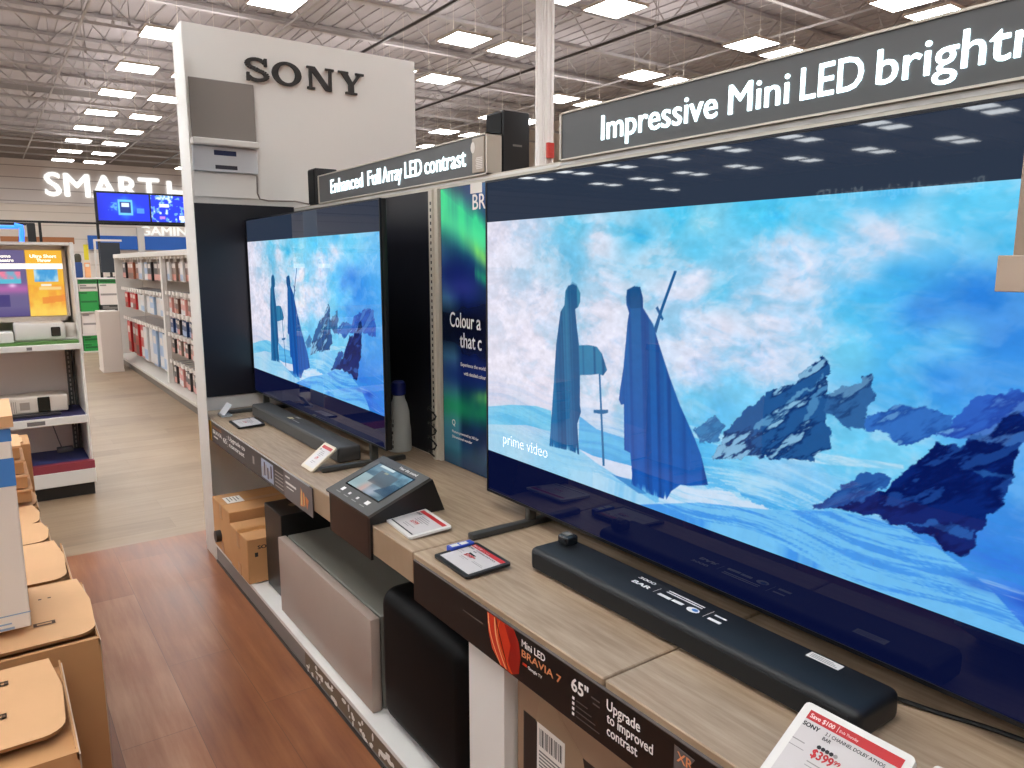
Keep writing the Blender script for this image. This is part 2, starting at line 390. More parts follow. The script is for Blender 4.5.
def blue_screen(kind):
    def fn(u, v):
        c = np.zeros(u.shape+(3,)) + np.array((20, 50, 225.))
        if kind == 0:
            d = np.abs(u-0.53)*1.4 + np.abs(v-0.5)*0.9
            c = mix(c, (50, 150, 255), np.clip(0.9-d*2.2+fbm(u, v, 8, 5, 4, 3)*0.5, 0, 1)); c = mix(c, (12, 30, 200), np.clip((0.2-u)*3, 0, 1))
            c = mix(c, (130, 225, 255), (np.abs(u-0.53) < 0.14)*(np.abs(v-0.5) < 0.28)*0.75); c = mix(c, (20, 50, 130), (np.abs(u-0.53) < 0.105)*(np.abs(v-0.5) < 0.2))
            c = mix(c, (225, 240, 255), (np.abs(u-0.53) < 0.07)*(np.abs(v-0.4) < 0.07)*1.0); c = mix(c, (110, 190, 255), (np.abs(u-0.28) < 0.08)*(np.abs(v-0.48) < 0.14)*0.7*(fbm(u, v, 30, 16, 1, 5) > .45))
            c = mix(c, (110, 200, 255), (np.abs(u-0.82) < 0.07)*(np.abs(v-0.62) < 0.09)*0.6)
        else:
            n = fbm(u, v, 16, 9, 2, 9); c = mix(c, (120, 190, 255), (n > 0.6)*0.8); c = mix(c, (235, 245, 255), (n > 0.72)*0.8)
            c = mix(c, (240, 245, 255), (np.abs(u-0.27) < 0.1)*(np.abs(v-0.37) < 0.06)); c = mix(c, (250, 250, 255), (np.abs(u-0.62) < 0.05)*(np.abs(v-0.82) < 0.08)); c = mix(c, (190, 130, 240), (np.abs(u-0.22) < 0.06)*(np.abs(v-0.84) < 0.05))
        return c
    return art_grid(90, 50, fn)
Y = 22.0
t = thing('hanging_screens', 'pair of bright blue screens in a black frame below SMART HOME', 'screen', (2.6, Y, 2.58))
b = MB((2.6, Y, 2.58)); b.box(2.56, Y+0.01, 2.6, 5.22, Y+0.09, 3.4); b.build('housing', BLACK, t)
for k, x in enumerate((2.62, 3.87)):
    s = MB((2.6, Y, 2.58)); s.box(x-0.01, Y-0.012, 2.64, x+1.24, Y+0.01, 3.37); s.build('bezel', BLACK, t)
    art_sheet('display', F_front(x-2.6, -0.014, 2.66-2.58), 1.21, 0.69, blue_screen(k), SCREENB, t)
b = MB((0.3, Y+0.05, 0)); b.box(-3.5, Y+0.12, 2.56, 6.4, Y+0.18, 2.61)
for x in (1.3, 2.57, 6.2): b.box(x, Y+0.12, 0, x+0.06, Y+0.18, 2.56)
tag(b.build('screen_frame', BLACK), 'black bar and posts standing under the blue screens', 'frame')
t = thing('neon_arch', 'glowing blue lit arch beyond the shelf end at left', 'light', (0.2, 21.6, 2.0))
b = MB((0.2, 21.6, 2.0)); b.tube([(-1.2, 21.6, 2.40), (0.86, 21.6, 2.42)], 0.04, 8); b.tube([(0.78, 21.6, 2.47), (0.92, 21.6, 2.44), (0.92, 21.6, 2.3), (0.88, 21.6, 1.9)], 0.055, 8)
b.build('tube', mat('blue_neon', (60, 140, 255), 0.4, emit=(40, 110, 255), strength=1.5), t)
b = MB((0.2, 21.6, 2.0)); b.box(1.03, 21.55, 0, 1.2, 21.7, 2.5); b.box(-1.2, 21.66, 2.47, 1.2, 21.74, 2.53); b.build('frame', BLACK, t)
# ================================================================== white brand partition at the end of the display
PY = 4.2
t = thing('display_partition', 'tall white partition wall with dark slab letters at the end of the display', 'partition', (0.9, PY, 0))
o = (0.9, PY, 0)
ep = MB((0.891, 4.05, 0)); ep.rbox(0.885, 3.948, 0, 0.8895, 4.155, 2.685, 0.002, 2); tag(ep.build('partition_fin', WHITE, smooth=True), 'narrow white upright end panel at the aisle edge of the white partition', 'panel')
b = MB(o); b.box(0.938, PY, 0, 2.258, PY+0.1, 2.755); b.box(0.94, PY-0.004, 0.03, 1.04, PY, 2.755); b.build('wall_panel', WHITE, t)
b = MB(o); b.box(0.942, PY-0.012, 0.835, 1.472, PY-0.004, 1.865); b.build('backing_panel', BOARD, t)['label'] = 'dark lower panel'
b = MB(o)   # slab-serif lettering, each letter drawn on a 10-unit grid
def ring(cx, cy, rx, ry, tx, ty, n=28):
    out = []; 
    for k in range(n):
        a = 2*math.pi*k/n; a2 = 2*math.pi*(k+1)/n
        out.append([(cx+rx*math.cos(a), cy+ry*math.sin(a)), (cx+rx*math.cos(a2), cy+ry*math.sin(a2)), (cx+(rx-tx)*math.cos(a2), cy+(ry-ty)*math.sin(a2)), (cx+(rx-tx)*math.cos(a), cy+(ry-ty)*math.sin(a))])
    return out
def stroke(pts, wx, wy):
    out = []
    for (x0, y0), (x1, y1) in zip(pts, pts[1:]):
        L = math.hypot(x1-x0, y1-y0) or 1; nx, ny = -(y1-y0)/L*wx/2, (x1-x0)/L*wy/2
        out.append([(x0+nx, y0+ny), (x0-nx, y0-ny), (x1-nx, y1-ny), (x1+nx, y1+ny)])
    return out
def slab_letter(ch):
    P = []
    if ch == 'O': P = ring(6, 5, 6, 5.15, 2.5, 1.25)
    if ch == 'S':
        pts = []
        for k in range(15): a = math.radians(20 + 240*k/14); pts.append((4.7+3.6*math.cos(a), 7.35+2.0*math.sin(a)))
        for k in range(15): a = math.radians(80 - 240*k/14); pts.append((4.7+3.75*math.cos(a), 2.6+2.05*math.sin(a)))
        P = stroke(pts, 2.1, 1.35) + [[(7.6, 6.6), (8.7, 6.6), (8.7, 10), (7.6, 10)], [(0.6, 0), (1.7, 0), (1.7, 3.5), (0.6, 3.5)]]
    if ch == 'N':
        P = [[(0.9, 0), (2.1, 0), (2.1, 10), (0.9, 10)], [(9.3, 0), (10.5, 0), (10.5, 10), (9.3, 10)], [(0.4, 10), (3.4, 10), (10.5, 0), (7.9, 0)],
             [(0, 0), (3.2, 0), (3.2, 0.95), (0, 0.95)], [(0, 9.05), (3, 9.05), (3, 10), (0, 10)], [(7.9, 9.05), (11.6, 9.05), (11.6, 10), (7.9, 10)]]
    if ch == 'Y':
        P = [[(4.4, 0), (6.8, 0), (6.8, 4.6), (4.4, 4.6)], [(0.7, 10), (3.6, 10), (6.8, 4.4), (4.6, 4.0)], [(9.2, 10), (10.6, 10), (6.8, 4.2), (5.6, 4.6)],
             [(0, 9.05), (4.4, 9.05), (4.4, 10), (0, 10)], [(7.6, 9.05), (11.4, 9.05), (11.4, 10), (7.6, 10)], [(3, 0), (8.2, 0), (8.2, 0.95), (3, 0.95)]]
    return P
x = 1.243; sc = 0.0121; LETTER = mat('dark_letter', (44, 40, 38), 0.5)
for ch, wd in (('S', 13.6-3.0), ('O', 14.4), ('N', 13.6), ('Y', 11.4)):
    for q, poly in enumerate(slab_letter(ch)):
        b.prism([(u*sc*1.12, v*sc) for u, v in poly], 0, 0.012 + 0.00012*q, F_front(x, PY-0.001, 2.513))
    b.build('letter', LETTER, t); b = MB(o); x += wd*sc*1.12
# things fixed on the partition
t = thing('wall_plaque', 'blank grey square panel high on the white partition', 'panel', (0.95, PY-0.004, 2.2)); o = (0.95, PY-0.004, 2.2)
b = MB(o); b.rbox(0.955, PY-0.016, 2.192, 1.283, PY-0.004, 2.492, 0.004); b.build('face', mat('warm_grey_panel', (132, 124, 118), 0.55), t)
b = MB(o); b.rbox(0.945, PY-0.075, 2.158, 1.283, PY-0.004, 2.19, 0.006); b.build('ledge', WHITE, t)
t = thing('notice_panel', 'pale grey panel with two dark labels below the grey square', 'panel', (0.95, PY-0.004, 2.0)); o = (0.95, PY-0.004, 2.0)
b = MB(o); b.rbox(0.95, PY-0.03, 2.028, 1.28, PY-0.004, 2.155, 0.004); b.build('face', mat('cool_white', (206, 208, 212), 0.4), t)
b = MB(o); b.box(1.055, PY-0.032, 2.112, 1.168, PY-0.03, 2.137); b.build('label', mat('navy_label', (30, 42, 84), 0.5), t)['label'] = 'navy upper label'
b = MB(o); b.box(1.058, PY-0.032, 2.042, 1.17, PY-0.03, 2.062); b.build('label', mat('charcoal_label', (46, 46, 60), 0.5), t)['label'] = 'charcoal lower label'
b = MB(o); b.box(0.95, PY-0.012, 1.9, 1.272, PY-0.004, 2.024); b.build('cover', WHITE, t)
b = MB(); b.tube([(1.276, PY-0.012, 2.02), (1.274, PY-0.012, 1.93), (1.286, PY-0.012, 1.9), (1.33, PY-0.012, 1.893), (1.48, PY-0.012, 1.897), (1.56, PY-0.012, 1.885)], 0.0045, 6)
tag(b.build('cable', mat('grey_cable', (120, 108, 100), 0.5), smooth=True), 'thin grey cable looping across the white partition under the logo', 'cable')

# ================================================================== display wall behind the televisions
BX = 1.475
t = thing('display_wall', 'long low display wall of dark panels behind both televisions', 'display wall', (BX, 2.0, 0)); o = (BX, 2.0, 0)
b = MB(o); b.box(BX+0.004, 2.62, 0.762, BX+0.12, PY-0.02, 1.835); b.build('panel', BOARD, t)
b = MB(o); b.box(BX+0.004, -0.9, 0.762, BX+0.12, 2.62, 1.835); b.build('panel', BOARD, t)
b = MB(o); b.box(BX+0.004, -0.9, 0.0, BX+0.12, PY-0.02, 0.762); b.build('lower_panel', mat('pale_lower_panel', (224, 216, 204), 0.6), t)
b = MB(o); b.box(BX+0.001, -0.9, 1.835, BX+0.2, PY-0.02, 1.858); b.box(BX, -0.9, 1.845, BX+0.001, PY-0.02, 1.853, 1); b.build('top_rail', [TRIM, WHITE], t)
b = MB((BX-0.01, 2.58, 0.762)); b.box(BX-0.02, 2.545, 0.763, BX, 2.615, 1.834); b.box(BX-0.03, 2.57, 0.762, BX-0.02, 2.59, 1.834)
for k in range(40): b.box(BX-0.0315, 2.576, 0.8+k*0.025, BX-0.0302, 2.584, 0.812+k*0.025, 1)
tag(b.build('upright', [mat('ivory_upright', (206, 198, 182), 0.45), DGREY]), 'ivory slotted upright between the dark panel and the aurora poster', 'upright')
b = MB(); pts = []
for k in range(26): a = k*0.9; pts.append((BX-0.04+0.01*math.cos(a), 2.58+0.028*math.sin(a), 0.775 + k*0.0085))
b.tube(pts, 0.004, 6); tag(b.build('power_cable', BLACK, smooth=True), 'black cable wound around the ivory upright', 'cable')
# aurora poster
AUR = attr_mat('poster_print', 1, 0.22, emissive=False, coat=0.25)
def aurora(u, v):
    c = np.zeros(u.shape+(3,)) + np.array((14, 24, 62.)); n = fbm(u, v, 4, 6, 4, 21); U = u*0.62
    c = mix(c, (24, 44, 110), np.clip(n*1.6-0.5, 0, 1))
    s1 = (v - (0.02 + 0.5*U)); band = np.exp(-np.clip(s1, 0, 1)**2/0.018)*(s1 > -0.02) + np.exp(-s1**2/0.004)*(s1 <= -0.02)
    streak = 0.55 + 0.6*fbm(u*0.9 + (1-v)*0.05, v*0.2, 22, 2, 3, 5)
    c = mix(c, (50, 190, 130), np.clip(band*streak*1.25, 0, 1)*np.clip(1-(v-0.05)*0.9, 0, 1)*(v < 0.5))
    c = mix(c, (90, 220, 150), np.clip(np.exp(-((v-0.1-0.2*u)/0.05)**2)*0.6, 0, 1))
    c = mix(c, (110, 190, 200), np.clip((u*1.3-0.3)*(0.1-v)*10, 0, 0.55))
    c = mix(c, (20, 30, 92), np.clip(np.exp(-((v-0.3)/0.07)**2-((u-0.15)/0.35)**2), 0, 1)*0.9)
    c = mix(c, (50, 56, 130), np.clip(np.exp(-((v-0.345)/0.04)**2-((u-0.25)/0.2)**2), 0, 1)*0.6)
    ye = np.exp(-((v-0.265-(u-0.55)*0.30)/0.028)**2)*(u > 0.2)*np.clip((u-0.2)*3, 0, 1); c = mix(c, (150, 220, 90), ye*0.8*streak)
    c = mix(c, (40, 170, 110), np.clip(np.exp(-((v-0.305-(u-0.45)*0.2)/0.022)**2), 0, 1)*(u > 0.38)*0.55*(0.4+fbm(u, v*0.2, 40, 2, 2, 8)))
    c = mix(c, (10, 14, 34), np.clip((v-0.38)*14, 0, 1)*np.clip((0.6-v)*14, 0, 1)*0.95)
    c = mix(c, (22, 36, 96), np.clip(np.exp(-((v-0.66)/0.06)**2-((u-0.2)/0.35)**2), 0, 1)*0.8)
    g2 = np.exp(-((v-0.785+0.05*u)/0.055)**2); c = mix(c, (30, 140, 84), np.clip(g2*(0.5+0.7*fbm(u, v, 5, 8, 3, 31)), 0, 1)*0.9)
    ye2 = np.exp(-((v-0.715+(u-0.5)*0.06)/0.022)**2)*np.clip((u-0.3)*4, 0, 1)*(0.5+0.8*fbm(u, v*0.15, 40, 2, 2, 12)); c = mix(c, (120, 205, 90), np.clip(ye2, 0, 1)*0.8)
    c = mix(c, (22, 78, 84), np.clip((v-0.84)*9, 0, 1)*0.6); c = mix(c, (16, 30, 58), np.clip((v-0.93)*12, 0, 1)*0.7)
    return c*1.3
t = thing('aurora_poster', 'dark poster of green northern lights beside the big television', 'poster', (BX-0.012, 2.53, 0.765)); o = (BX-0.012, 2.53, 0.765)
b = MB(o); b.box(BX-0.012, 1.9, 0.766, BX-0.0005, 2.534, 1.832); b.build('board', BLACK, t)
art_sheet('print', F_aisle(-0.0008, -0.0, 0.001), 0.62, 1.064, art_grid(130, 220, aurora), AUR, t)
fr = F_aisle(BX-0.0135, 2.53, 0)
for (w, u, v, cap, wd) in (('BR', 0.228, 1.742, 0.052, None), ('Colour', 0.058, 1.313, 0.055, 0.172), ('a', 0.248, 1.313, 0.055, 0.028), ('that', 0.13, 1.239, 0.055, 0.108), ('c', 0.255, 1.239, 0.055, 0.025)):
    b = MB(o); b.text(fr, w, u, v, cap, wd, h=0, bold=0.012); b.build('lettering', INK, t)
for (w, u, v, cap, wd) in (('Experience the world', 0.135, 1.168, 0.013, 0.17), ('with detailed colour', 0.157, 1.135, 0.013, 0.15), ('Q', 0.065, 0.927, 0.022, None), ('Picture powered by XR for', 0.065, 0.897, 0.010, 0.19), ('Dimensional wonder', 0.065, 0.876, 0.010, 0.145)):
    b = MB(o); b.text(fr, w, u, v, cap, wd, h=0, bold=0.02); b.build('caption', INK, t)
b = MB(o); b.quad(fr, 0.213, 1.798, 0.29, 1.834, 0, 0); b.build('sticker', PAPER, t)['label'] = 'pale square sticker at the top edge'

# header signs
def header_sign(label, y0, y1, words, ttop):
    o = (BX, y0, 1.858); t = thing('header_sign', label, 'sign', o)
    b = MB(o); b.box(BX-0.004, y1, 1.862, BX+0.05, y0, 1.994); b.build('face', mat('sign_face', (84, 84, 84), 0.38), t)
    b = MB(o)
    for a in ((y1-0.008, 1.858, y0+0.008, 1.863), (y1-0.008, 1.993, y0+0.008, 1.998), (y1-0.008, 1.858, y1, 1.998), (y0, 1.858, y0+0.008, 1.998)): b.box(BX-0.008, a[0], a[1], BX+0.054, a[2], a[3])
    b.build('trim_frame', TRIM, t)
    for string, ys, z, cap, width in words:
        wt = glyphs(string)[2]; done = ''
        for w in string.split(' '):
            done = (done + ' ' + w).strip(); off = (glyphs(done)[2]-glyphs(w)[2])*width/wt
            b = MB(o); b.text(F_aisle(BX-0.004, ys-off, z), w, 0, 0, cap, glyphs(w)[2]*width/wt, depth=0.003, bold=0.0 if y1 > 1 else 0.005, h=0.001)
            b.build('lettering', GLOWT, t)
    return t, o
t, o = header_sign('dark header sign reading Enhanced Full Array LED contrast', 3.79, 2.225, [('Enhanced', 3.631, 1.899, 0.064, 0.382), ('Full', 3.195, 1.899, 0.064, 0.134), ('Array', 3.041, 1.899, 0.064, 0.18), ('LED', 2.833, 1.899, 0.064, 0.145), ('contrast', 2.663, 1.899, 0.064, 0.305)], 0)
b = MB(o); b.rbox(BX-0.01, 2.232, 1.868, BX-0.004, 2.31, 1.988, 0.003, mi=0); fr = F_aisle(BX-0.0105, 2.31, 1.868)
b.prism([(0.008+0.014*math.cos(a*0.6283), 0.088+0.02*math.sin(a*0.6283)) for a in range(10)], 0, 0.001, fr, 1)
for k in range(7): b.quad(fr, 0.03-0.002*(k % 3), 0.012+0.006*k, 0.07, 0.0155+0.006*k, 0.001, 1)
b.build('sticker', [mat('clear_beige_sticker', (176, 162, 146), 0.3), PAPER], t)['label'] = 'beige sticker at the right end'
t, o = header_sign('dark header sign reading Impressive Mini LED brightness', 1.812, -0.2, [('Impressive', 1.632, 1.896, 0.065, 0.407), ('Mini', 1.191, 1.896, 0.065, 0.16), ('LED', 1.002, 1.896, 0.065, 0.139), ('brightness', 0.835, 1.896, 0.065, 0.241*glyphs('brightness')[2]/(glyphs('brightn')[2]-glyphs('n')[2]))], 0)

# satellite speakers standing on the top rail
def satellite(label, x0, y0, x1, y1, zt):
    o = ((x0+x1)/2, (y0+y1)/2, 1.8585); t = thing('satellite_speaker', label, 'speaker', o, 'small black speakers on the display wall')
    b = MB(o); b.rbox(x0, y0, 1.859, x1, y1, zt, 0.006, 2); b.build('body', mat('speaker_cabinet', (34, 34, 36), 0.5), t, smooth=True)
    b = MB(o); b.rbox(x0-0.004, y0+0.008, 1.866, x0, y1-0.008, zt-0.008, 0.002); b.build('grille', BLACKM, t)
    b = MB(o); b.quad(F_front(x0+0.04, y0, 1.96), 0, 0, 0.04, 0.007, 0.0006); b.build('badge', GREY, t)
satellite('tall black speaker on the wall top in front of the pillar', 1.535, 2.214, 1.65, 2.326, 2.08)
satellite('black speaker on the wall top at the left end of the contrast sign', 1.478, 3.86, 1.60, 3.965, 2.046)
b = MB(); b.rbox(5.46, 6.97, 2.76, 5.55, 7.015, 2.93, 0.006); b.rbox(5.475, 6.962, 2.82, 5.535, 6.97, 2.86, 0.002)
tag(b.build('fire_alarm', mat('alarm_red', (188, 52, 40), 0.4)), 'small red fire alarm box on the white pillar', 'fire alarm')

# ================================================================== plinth and counter
t = thing('display_plinth', 'low white plinth under the counter with a scuffed grey kick strip', 'plinth', (0.885, 2.0, 0)); o = (0.885, 2.0, 0)
b = MB(o); b.box(0.893, -0.9, 0, BX, 3.94, 0.1); b.box(0.9, 3.94, 0, BX, 4.18, 0.1); b.build('deck', WHITE, t)
b = MB(o); b.box(0.885, -0.9, 0.0, 0.893, 3.93, 0.088, 0); b.box(0.882, -0.9, 0.088, 0.905, 3.93, 0.104, 1); b.box(0.88, -0.9, 0, 0.885, 3.93, 0.012, 2)
for k in range(70):      # torn sticker residue
    y = 1.2 + 1.4*random.random(); z = 0.016 + 0.055*random.random(); w = 0.006+0.03*random.random()**2; h = 0.005+0.012*random.random()
    n = random.randint(5, 8); b.prism([(w*(0.6+0.4*random.random())*math.cos(6.283*q/n), h*(0.6+0.4*random.random())*math.sin(6.283*q/n)) for q in range(n)], 0, 0.0008+0.00001*k, F_aisle(0.885, y, z), 3)
b.box(0.8846, 1.15, 0.02, 0.885, 2.62, 0.08, 4)
b.build('kick_strip', [mat('grey_kick', (128, 122, 118), 0.5), WHITE, DGREY, PAPER, mat('brown_residue', (112, 96, 78), 0.6)], t)
def counter(label, y0, y1, panels=()):
    o = (0.907, (y0+y1)/2, 0.665); t = thing('counter_section', label, 'counter', o)
    b = MB(o); b.rbox(0.907, y0+0.0015, 0.668, BX-0.001, y1-0.0015, 0.762, 0.0025, 1); b.build('worktop', DESK, t)
    return t, o
t, o = counter('long greige wood counter section under the smaller television', 1.752, PY-0.014)
b = MB(o); b.box(0.93, 4.15, 0.105, BX-0.001, 4.185, 0.668); b.build('side_panel', mat('greige_panel', (250, 246, 238), 0.5), t)
t, o = counter('greige wood counter section under the left half of the big television', 0.974, 1.75)
b = MB(o); b.box(0.925, 1.335, 0.105, BX-0.001, 1.492, 0.668); b.build('side_panel', WHITE, t)['label'] = 'white support panel'
counter('greige wood counter section nearest the camera under the big television', -0.9, 0.971)
# printed information strips hooked on the counter edge
t = thing('shelf_strip', 'grey printed strip on the counter edge under the smaller television', 'shelf strip', (0.9, 4.09, 0.65)); o = (0.9, 4.09, 0.65)
fr = F_aisle(0.9005, 4.09, 0.648)
b = MB(o); b.box(0.9005, 2.51, 0.648, 0.906, 4.09, 0.754, 0); b.box(0.9, 2.54, 0.754, 0.9068, 4.09, 0.756, 4); b.box(0.8998, 3.94, 0.648, 0.9005, 4.09, 0.754, 2)
b.text(fr, 'Full Array LED', 0.18, 0.078, 0.013, 0.17, mi=3, bold=0.03); b.text(fr, 'BRAVIA', 0.18, 0.05, 0.019, 0.17, mi=1, bold=0.03); b.quad(fr, 0.19, 0.03, 0.27, 0.038, mi=1)
b.text(fr, '65', 0.375, 0.04, 0.024, 0.06, mi=1, bold=0.04)
for k in range(5): b.quad(fr, 0.44, 0.03+k*0.012, 0.46, 0.034+k*0.012, mi=4)
b.text(fr, 'Upgrade to', 0.475, 0.07, 0.02, 0.27, mi=1, bold=0.04); b.text(fr, 'contrast', 0.48, 0.038, 0.02, 0.25, mi=1, bold=0.04)
b.quad(fr, 0.86, 0.04, 0.885, 0.075, mi=4); b.quad(fr, 0.986, 0.012, 1.144, 0.094, mi=5)
for k in range(6): b.quad(fr, 1.0+0.022*k, 0.02+0.006*(k % 3), 1.017+0.022*k, 0.06+0.008*(k*7 % 4), h=0.0009+0.0001*k, mi=(6 if k % 2 else 4))
for k in range(5): b.quad(fr, 1.165, 0.016+0.015*k, 1.265, 0.021+0.015*k, mi=4)
b.build('printed_face', [STRIP2, INK, mat('ochre_print', (206, 160, 60), 0.5), mat('dull_orange_print', (170, 110, 60), 0.5), mat('soft_ink', (170, 164, 160), 0.5), mat('pale_blue_print', (170, 178, 200), 0.5), mat('brown_print', (90, 66, 66), 0.5)], t)
b = MB(o); fr = F_aisle(0.8985, 4.09, 0.648); b.box(0.8985, 2.505, 0.646, 0.9003, 2.812, 0.7545, 0)
b.quad(fr, 1.30, 0.085, 1.35, 0.092, mi=1); b.quad(fr, 1.30, 0.06, 1.42, 0.069, mi=1); b.quad(fr, 1.31, 0.045, 1.39, 0.05, mi=1)
for k in range(7): b.prism([(1.46+0.012*k-0.006*(k % 2), 0.012+0.004*(k % 3)), (1.48+0.012*k, 0.012+0.007*k), (1.49+0.006*k, 0.05+0.006*(k % 4)), (1.47+0.008*k, 0.085-0.004*k)], 0.0006+0.0001*k, 0.0007+0.0001*k, fr, 2+k % 3)
b.build('insert_card', [mat('grey_card_print', (112, 104, 104), 0.45), INK, ORANGE, mat('cream_print', (224, 196, 140), 0.5), mat('brown_art', (134, 92, 66), 0.5)], t)['label'] = 'grey insert card with orange picture'
t = thing('shelf_strip', 'black printed strip on the counter edge under the big television', 'shelf strip', (0.9, 1.74, 0.64)); o = (0.9, 1.74, 0.64)
fr = F_aisle(0.9005, 1.74, 0.63)
b = MB(o); b.box(0.9005, -0.85, 0.63, 0.906, 1.738, 0.745, 0); b.box(0.9, -0.85, 0.745, 0.9068, 1.738, 0.747, 2)
b.quad(fr, 0.262, 0.073, 0.353, 0.0755, mi=2)
GX = 0.372
b.prism([(GX, 0.113), (GX+0.105, 0.113), (GX+0.125, 0.09), (GX+0.132, 0.055), (GX+0.125, 0.015), (GX+0.10, 0.002), (GX+0.055, 0.004), (GX+0.02, 0.03), (GX+0.004, 0.07)], 0, 0.0008, fr, 3)
b.prism([(GX+0.07, 0.113), (GX+0.105, 0.113), (GX+0.125, 0.09), (GX+0.132, 0.055), (GX+0.125, 0.015), (GX+0.10, 0.002), (GX+0.085, 0.03), (GX+0.095, 0.07)], 0.0008, 0.0010, fr, 4)
def swirl(x0, x1, bow, w, mi, h):
    pts = [(x0 + (x1-x0)*q/10 + bow*math.sin(math.pi*q/10), 0.112 - 0.108*q/10) for q in range(11)]
    for (a, c), (d, e) in zip(pts, pts[1:]): b.prism([(a, c), (a+w, c), (d+w, e), (d, e)], h, h+0.0001, fr, mi)
swirl(GX+0.003, GX+0.055, -0.014, 0.004, 6, 0.0012); swirl(GX+0.03, GX+0.075, -0.014, 0.005, 6, 0.0012); swirl(GX+0.034, GX+0.085, 0.0, 0.003, 7, 0.0014); swirl(GX+0.05, GX+0.10, -0.03, 0.004, 5, 0.0013)
b.text(fr, 'Mini LED', 0.51, 0.088, 0.016, 0.083, mi=1, bold=0.02); b.text(fr, 'BRAVIA 7', 0.51, 0.064, 0.0165, 0.137, mi=8, bold=0.02)
b.quad(fr, 0.513, 0.045, 0.529, 0.051, mi=3); b.text(fr, 'Google TV', 0.533, 0.0445, 0.007, 0.05, mi=1, bold=0.03)
b.text(fr, '65"', 0.681, 0.07, 0.027, 0.05, mi=1, bold=0.03); b.quad(fr, 0.74, 0.082, 0.765, 0.085, mi=2); b.quad(fr, 0.745, 0.071, 0.765, 0.074, mi=2)
for k in range(4): b.quad(fr, 0.683, 0.016+0.0115*k, 0.69, 0.0225+0.0115*k, mi=1); b.quad(fr, 0.695, 0.017+0.0115*k, 0.695+0.035+0.012*(3-k), 0.019+0.0115*k, mi=2)
b.text(fr, 'Upgrade', 0.785, 0.081, 0.021, 0.088, mi=1, bold=0.02); b.text(fr, 'to improved', 0.786, 0.055, 0.02, 0.12, mi=1, bold=0.02); b.text(fr, 'contrast', 0.787, 0.029, 0.02, 0.081, mi=1, bold=0.02)
b.prism([(0.955, 0.045), (0.985, 0.075), (1.0, 0.10), (0.955, 0.104)], 0, 0.0007, fr, 2); b.text(fr, 'XR', 0.962, 0.078, 0.018, 0.034, mi=8, bold=0.02)
b.build('printed_face', [STRIP, INK, mat('dim_ink', (96, 90, 88), 0.5), mat('swirl_red', (206, 52, 26), 0.35), mat('swirl_deep_red', (150, 22, 14), 0.35), mat('swirl_orange', (226, 110, 50), 0.35), mat('swirl_pale', (238, 170, 120), 0.35), mat('swirl_black', (30, 8, 8), 0.35), mat('copper_ink', (214, 138, 92), 0.4)], t)
# ================================================================== televisions
# the film still on both screens: two cloaked figures in snow (u, v in thousandths of the picture)
CTRL = [(23, 42, 215, 215, 235), (22, 329, 220, 220, 238), (21, 588, 225, 222, 238), (21, 721, 215, 215, 235), (128, 42, 195, 215, 240), (183, 169, 150, 205, 235), (225, 169, 105, 190, 230), (157, 316, 205, 215, 238), (129, 481, 225, 222, 240), (173, 671, 222, 220, 238), (246, 24, 105, 200, 235), (304, 92, 185, 215, 240), (347, 35, 115, 205, 240), (388, 81, 65, 190, 235), (409, 163, 140, 210, 242), (307, 302, 215, 220, 240), (332, 476, 205, 215, 240), (311, 645, 210, 220, 240), (461, 25, 70, 198, 240), (496, 50, 145, 220, 245), (497, 134, 100, 203, 242), (466, 288, 195, 217, 245), (500, 224, 205, 220, 245), (535, 370, 205, 220, 245), (532, 252, 90, 195, 235), (564, 279, 150, 205, 240), (506, 500, 200, 215, 245), (507, 595, 110, 200, 240), (598, 447, 195, 215, 245), (571, 542, 120, 205, 245), (586, 13, 80, 205, 245), (614, 43, 72, 200, 245), (630, 138, 175, 215, 248), (645, 191, 200, 222, 250), (623, 329, 205, 222, 248), (662, 350, 195, 220, 248), (712, 393, 115, 208, 245), (707, 312, 80, 195, 245), (665, 50, 76, 200, 245), (716, 170, 185, 220, 250), (746, 111, 200, 222, 250), (774, 67, 160, 220, 250), (753, 14, 78, 195, 245), (811, 46, 90, 205, 248), (845, 40, 105, 210, 250), (847, 103, 80, 195, 245), (730, 263, 72, 188, 245), (760, 213, 65, 178, 240), (792, 281, 45, 135, 228), (837, 253, 42, 130, 225), (865, 337, 55, 140, 230), (766, 380, 75, 185, 245), (814, 347, 85, 185, 245), (860, 404, 60, 150, 235), (817, 439, 60, 150, 235), (770, 478, 70, 175, 240), (541, 613, 95, 190, 240), (635, 766, 140, 205, 245), (720, 652, 110, 205, 245), (775, 636, 120, 210, 248), (650, 815, 80, 180, 240), (511, 753, 80, 185, 240), (575, 721, 120, 205, 245), (882, 753, 60, 140, 230), (877, 827, 50, 120, 225), (889, 911, 60, 130, 235), (866, 883, 70, 150, 235), (897, 999, 40, 100, 215), (886, 638, 70, 160, 240), (37, 939, 165, 215, 240), (215, 937, 150, 210, 242), (424, 1007, 110, 190, 240), (566, 978, 120, 195, 242)]
shadeL = [(-14, 809), (76, 767), (151, 745), (192, 749), (193, 834), (185, 834), (122, 836), (76, 855), (-14, 889)]
shadeM = [(265, 741), (306, 774), (366, 780), (383, 787), (385, 872), (300, 879), (264, 869)]
slope = [(264, 869), (300, 879), (385, 872), (389, 919), (355, 925), (305, 900)]
snowR = [(512, 805), (558, 837), (621, 875), (665, 877), (669, 993), (583, 1013), (481, 1003), (443, 960), (469, 898), (527, 855)]
mound = [(433, 976), (464, 911), (496, 876), (534, 861), (579, 865), (624, 868), (624, 905), (549, 932)]
band1 = [(492, 681), (582, 688), (697, 675), (781, 659), (782, 671), (698, 703), (576, 728), (493, 716)]
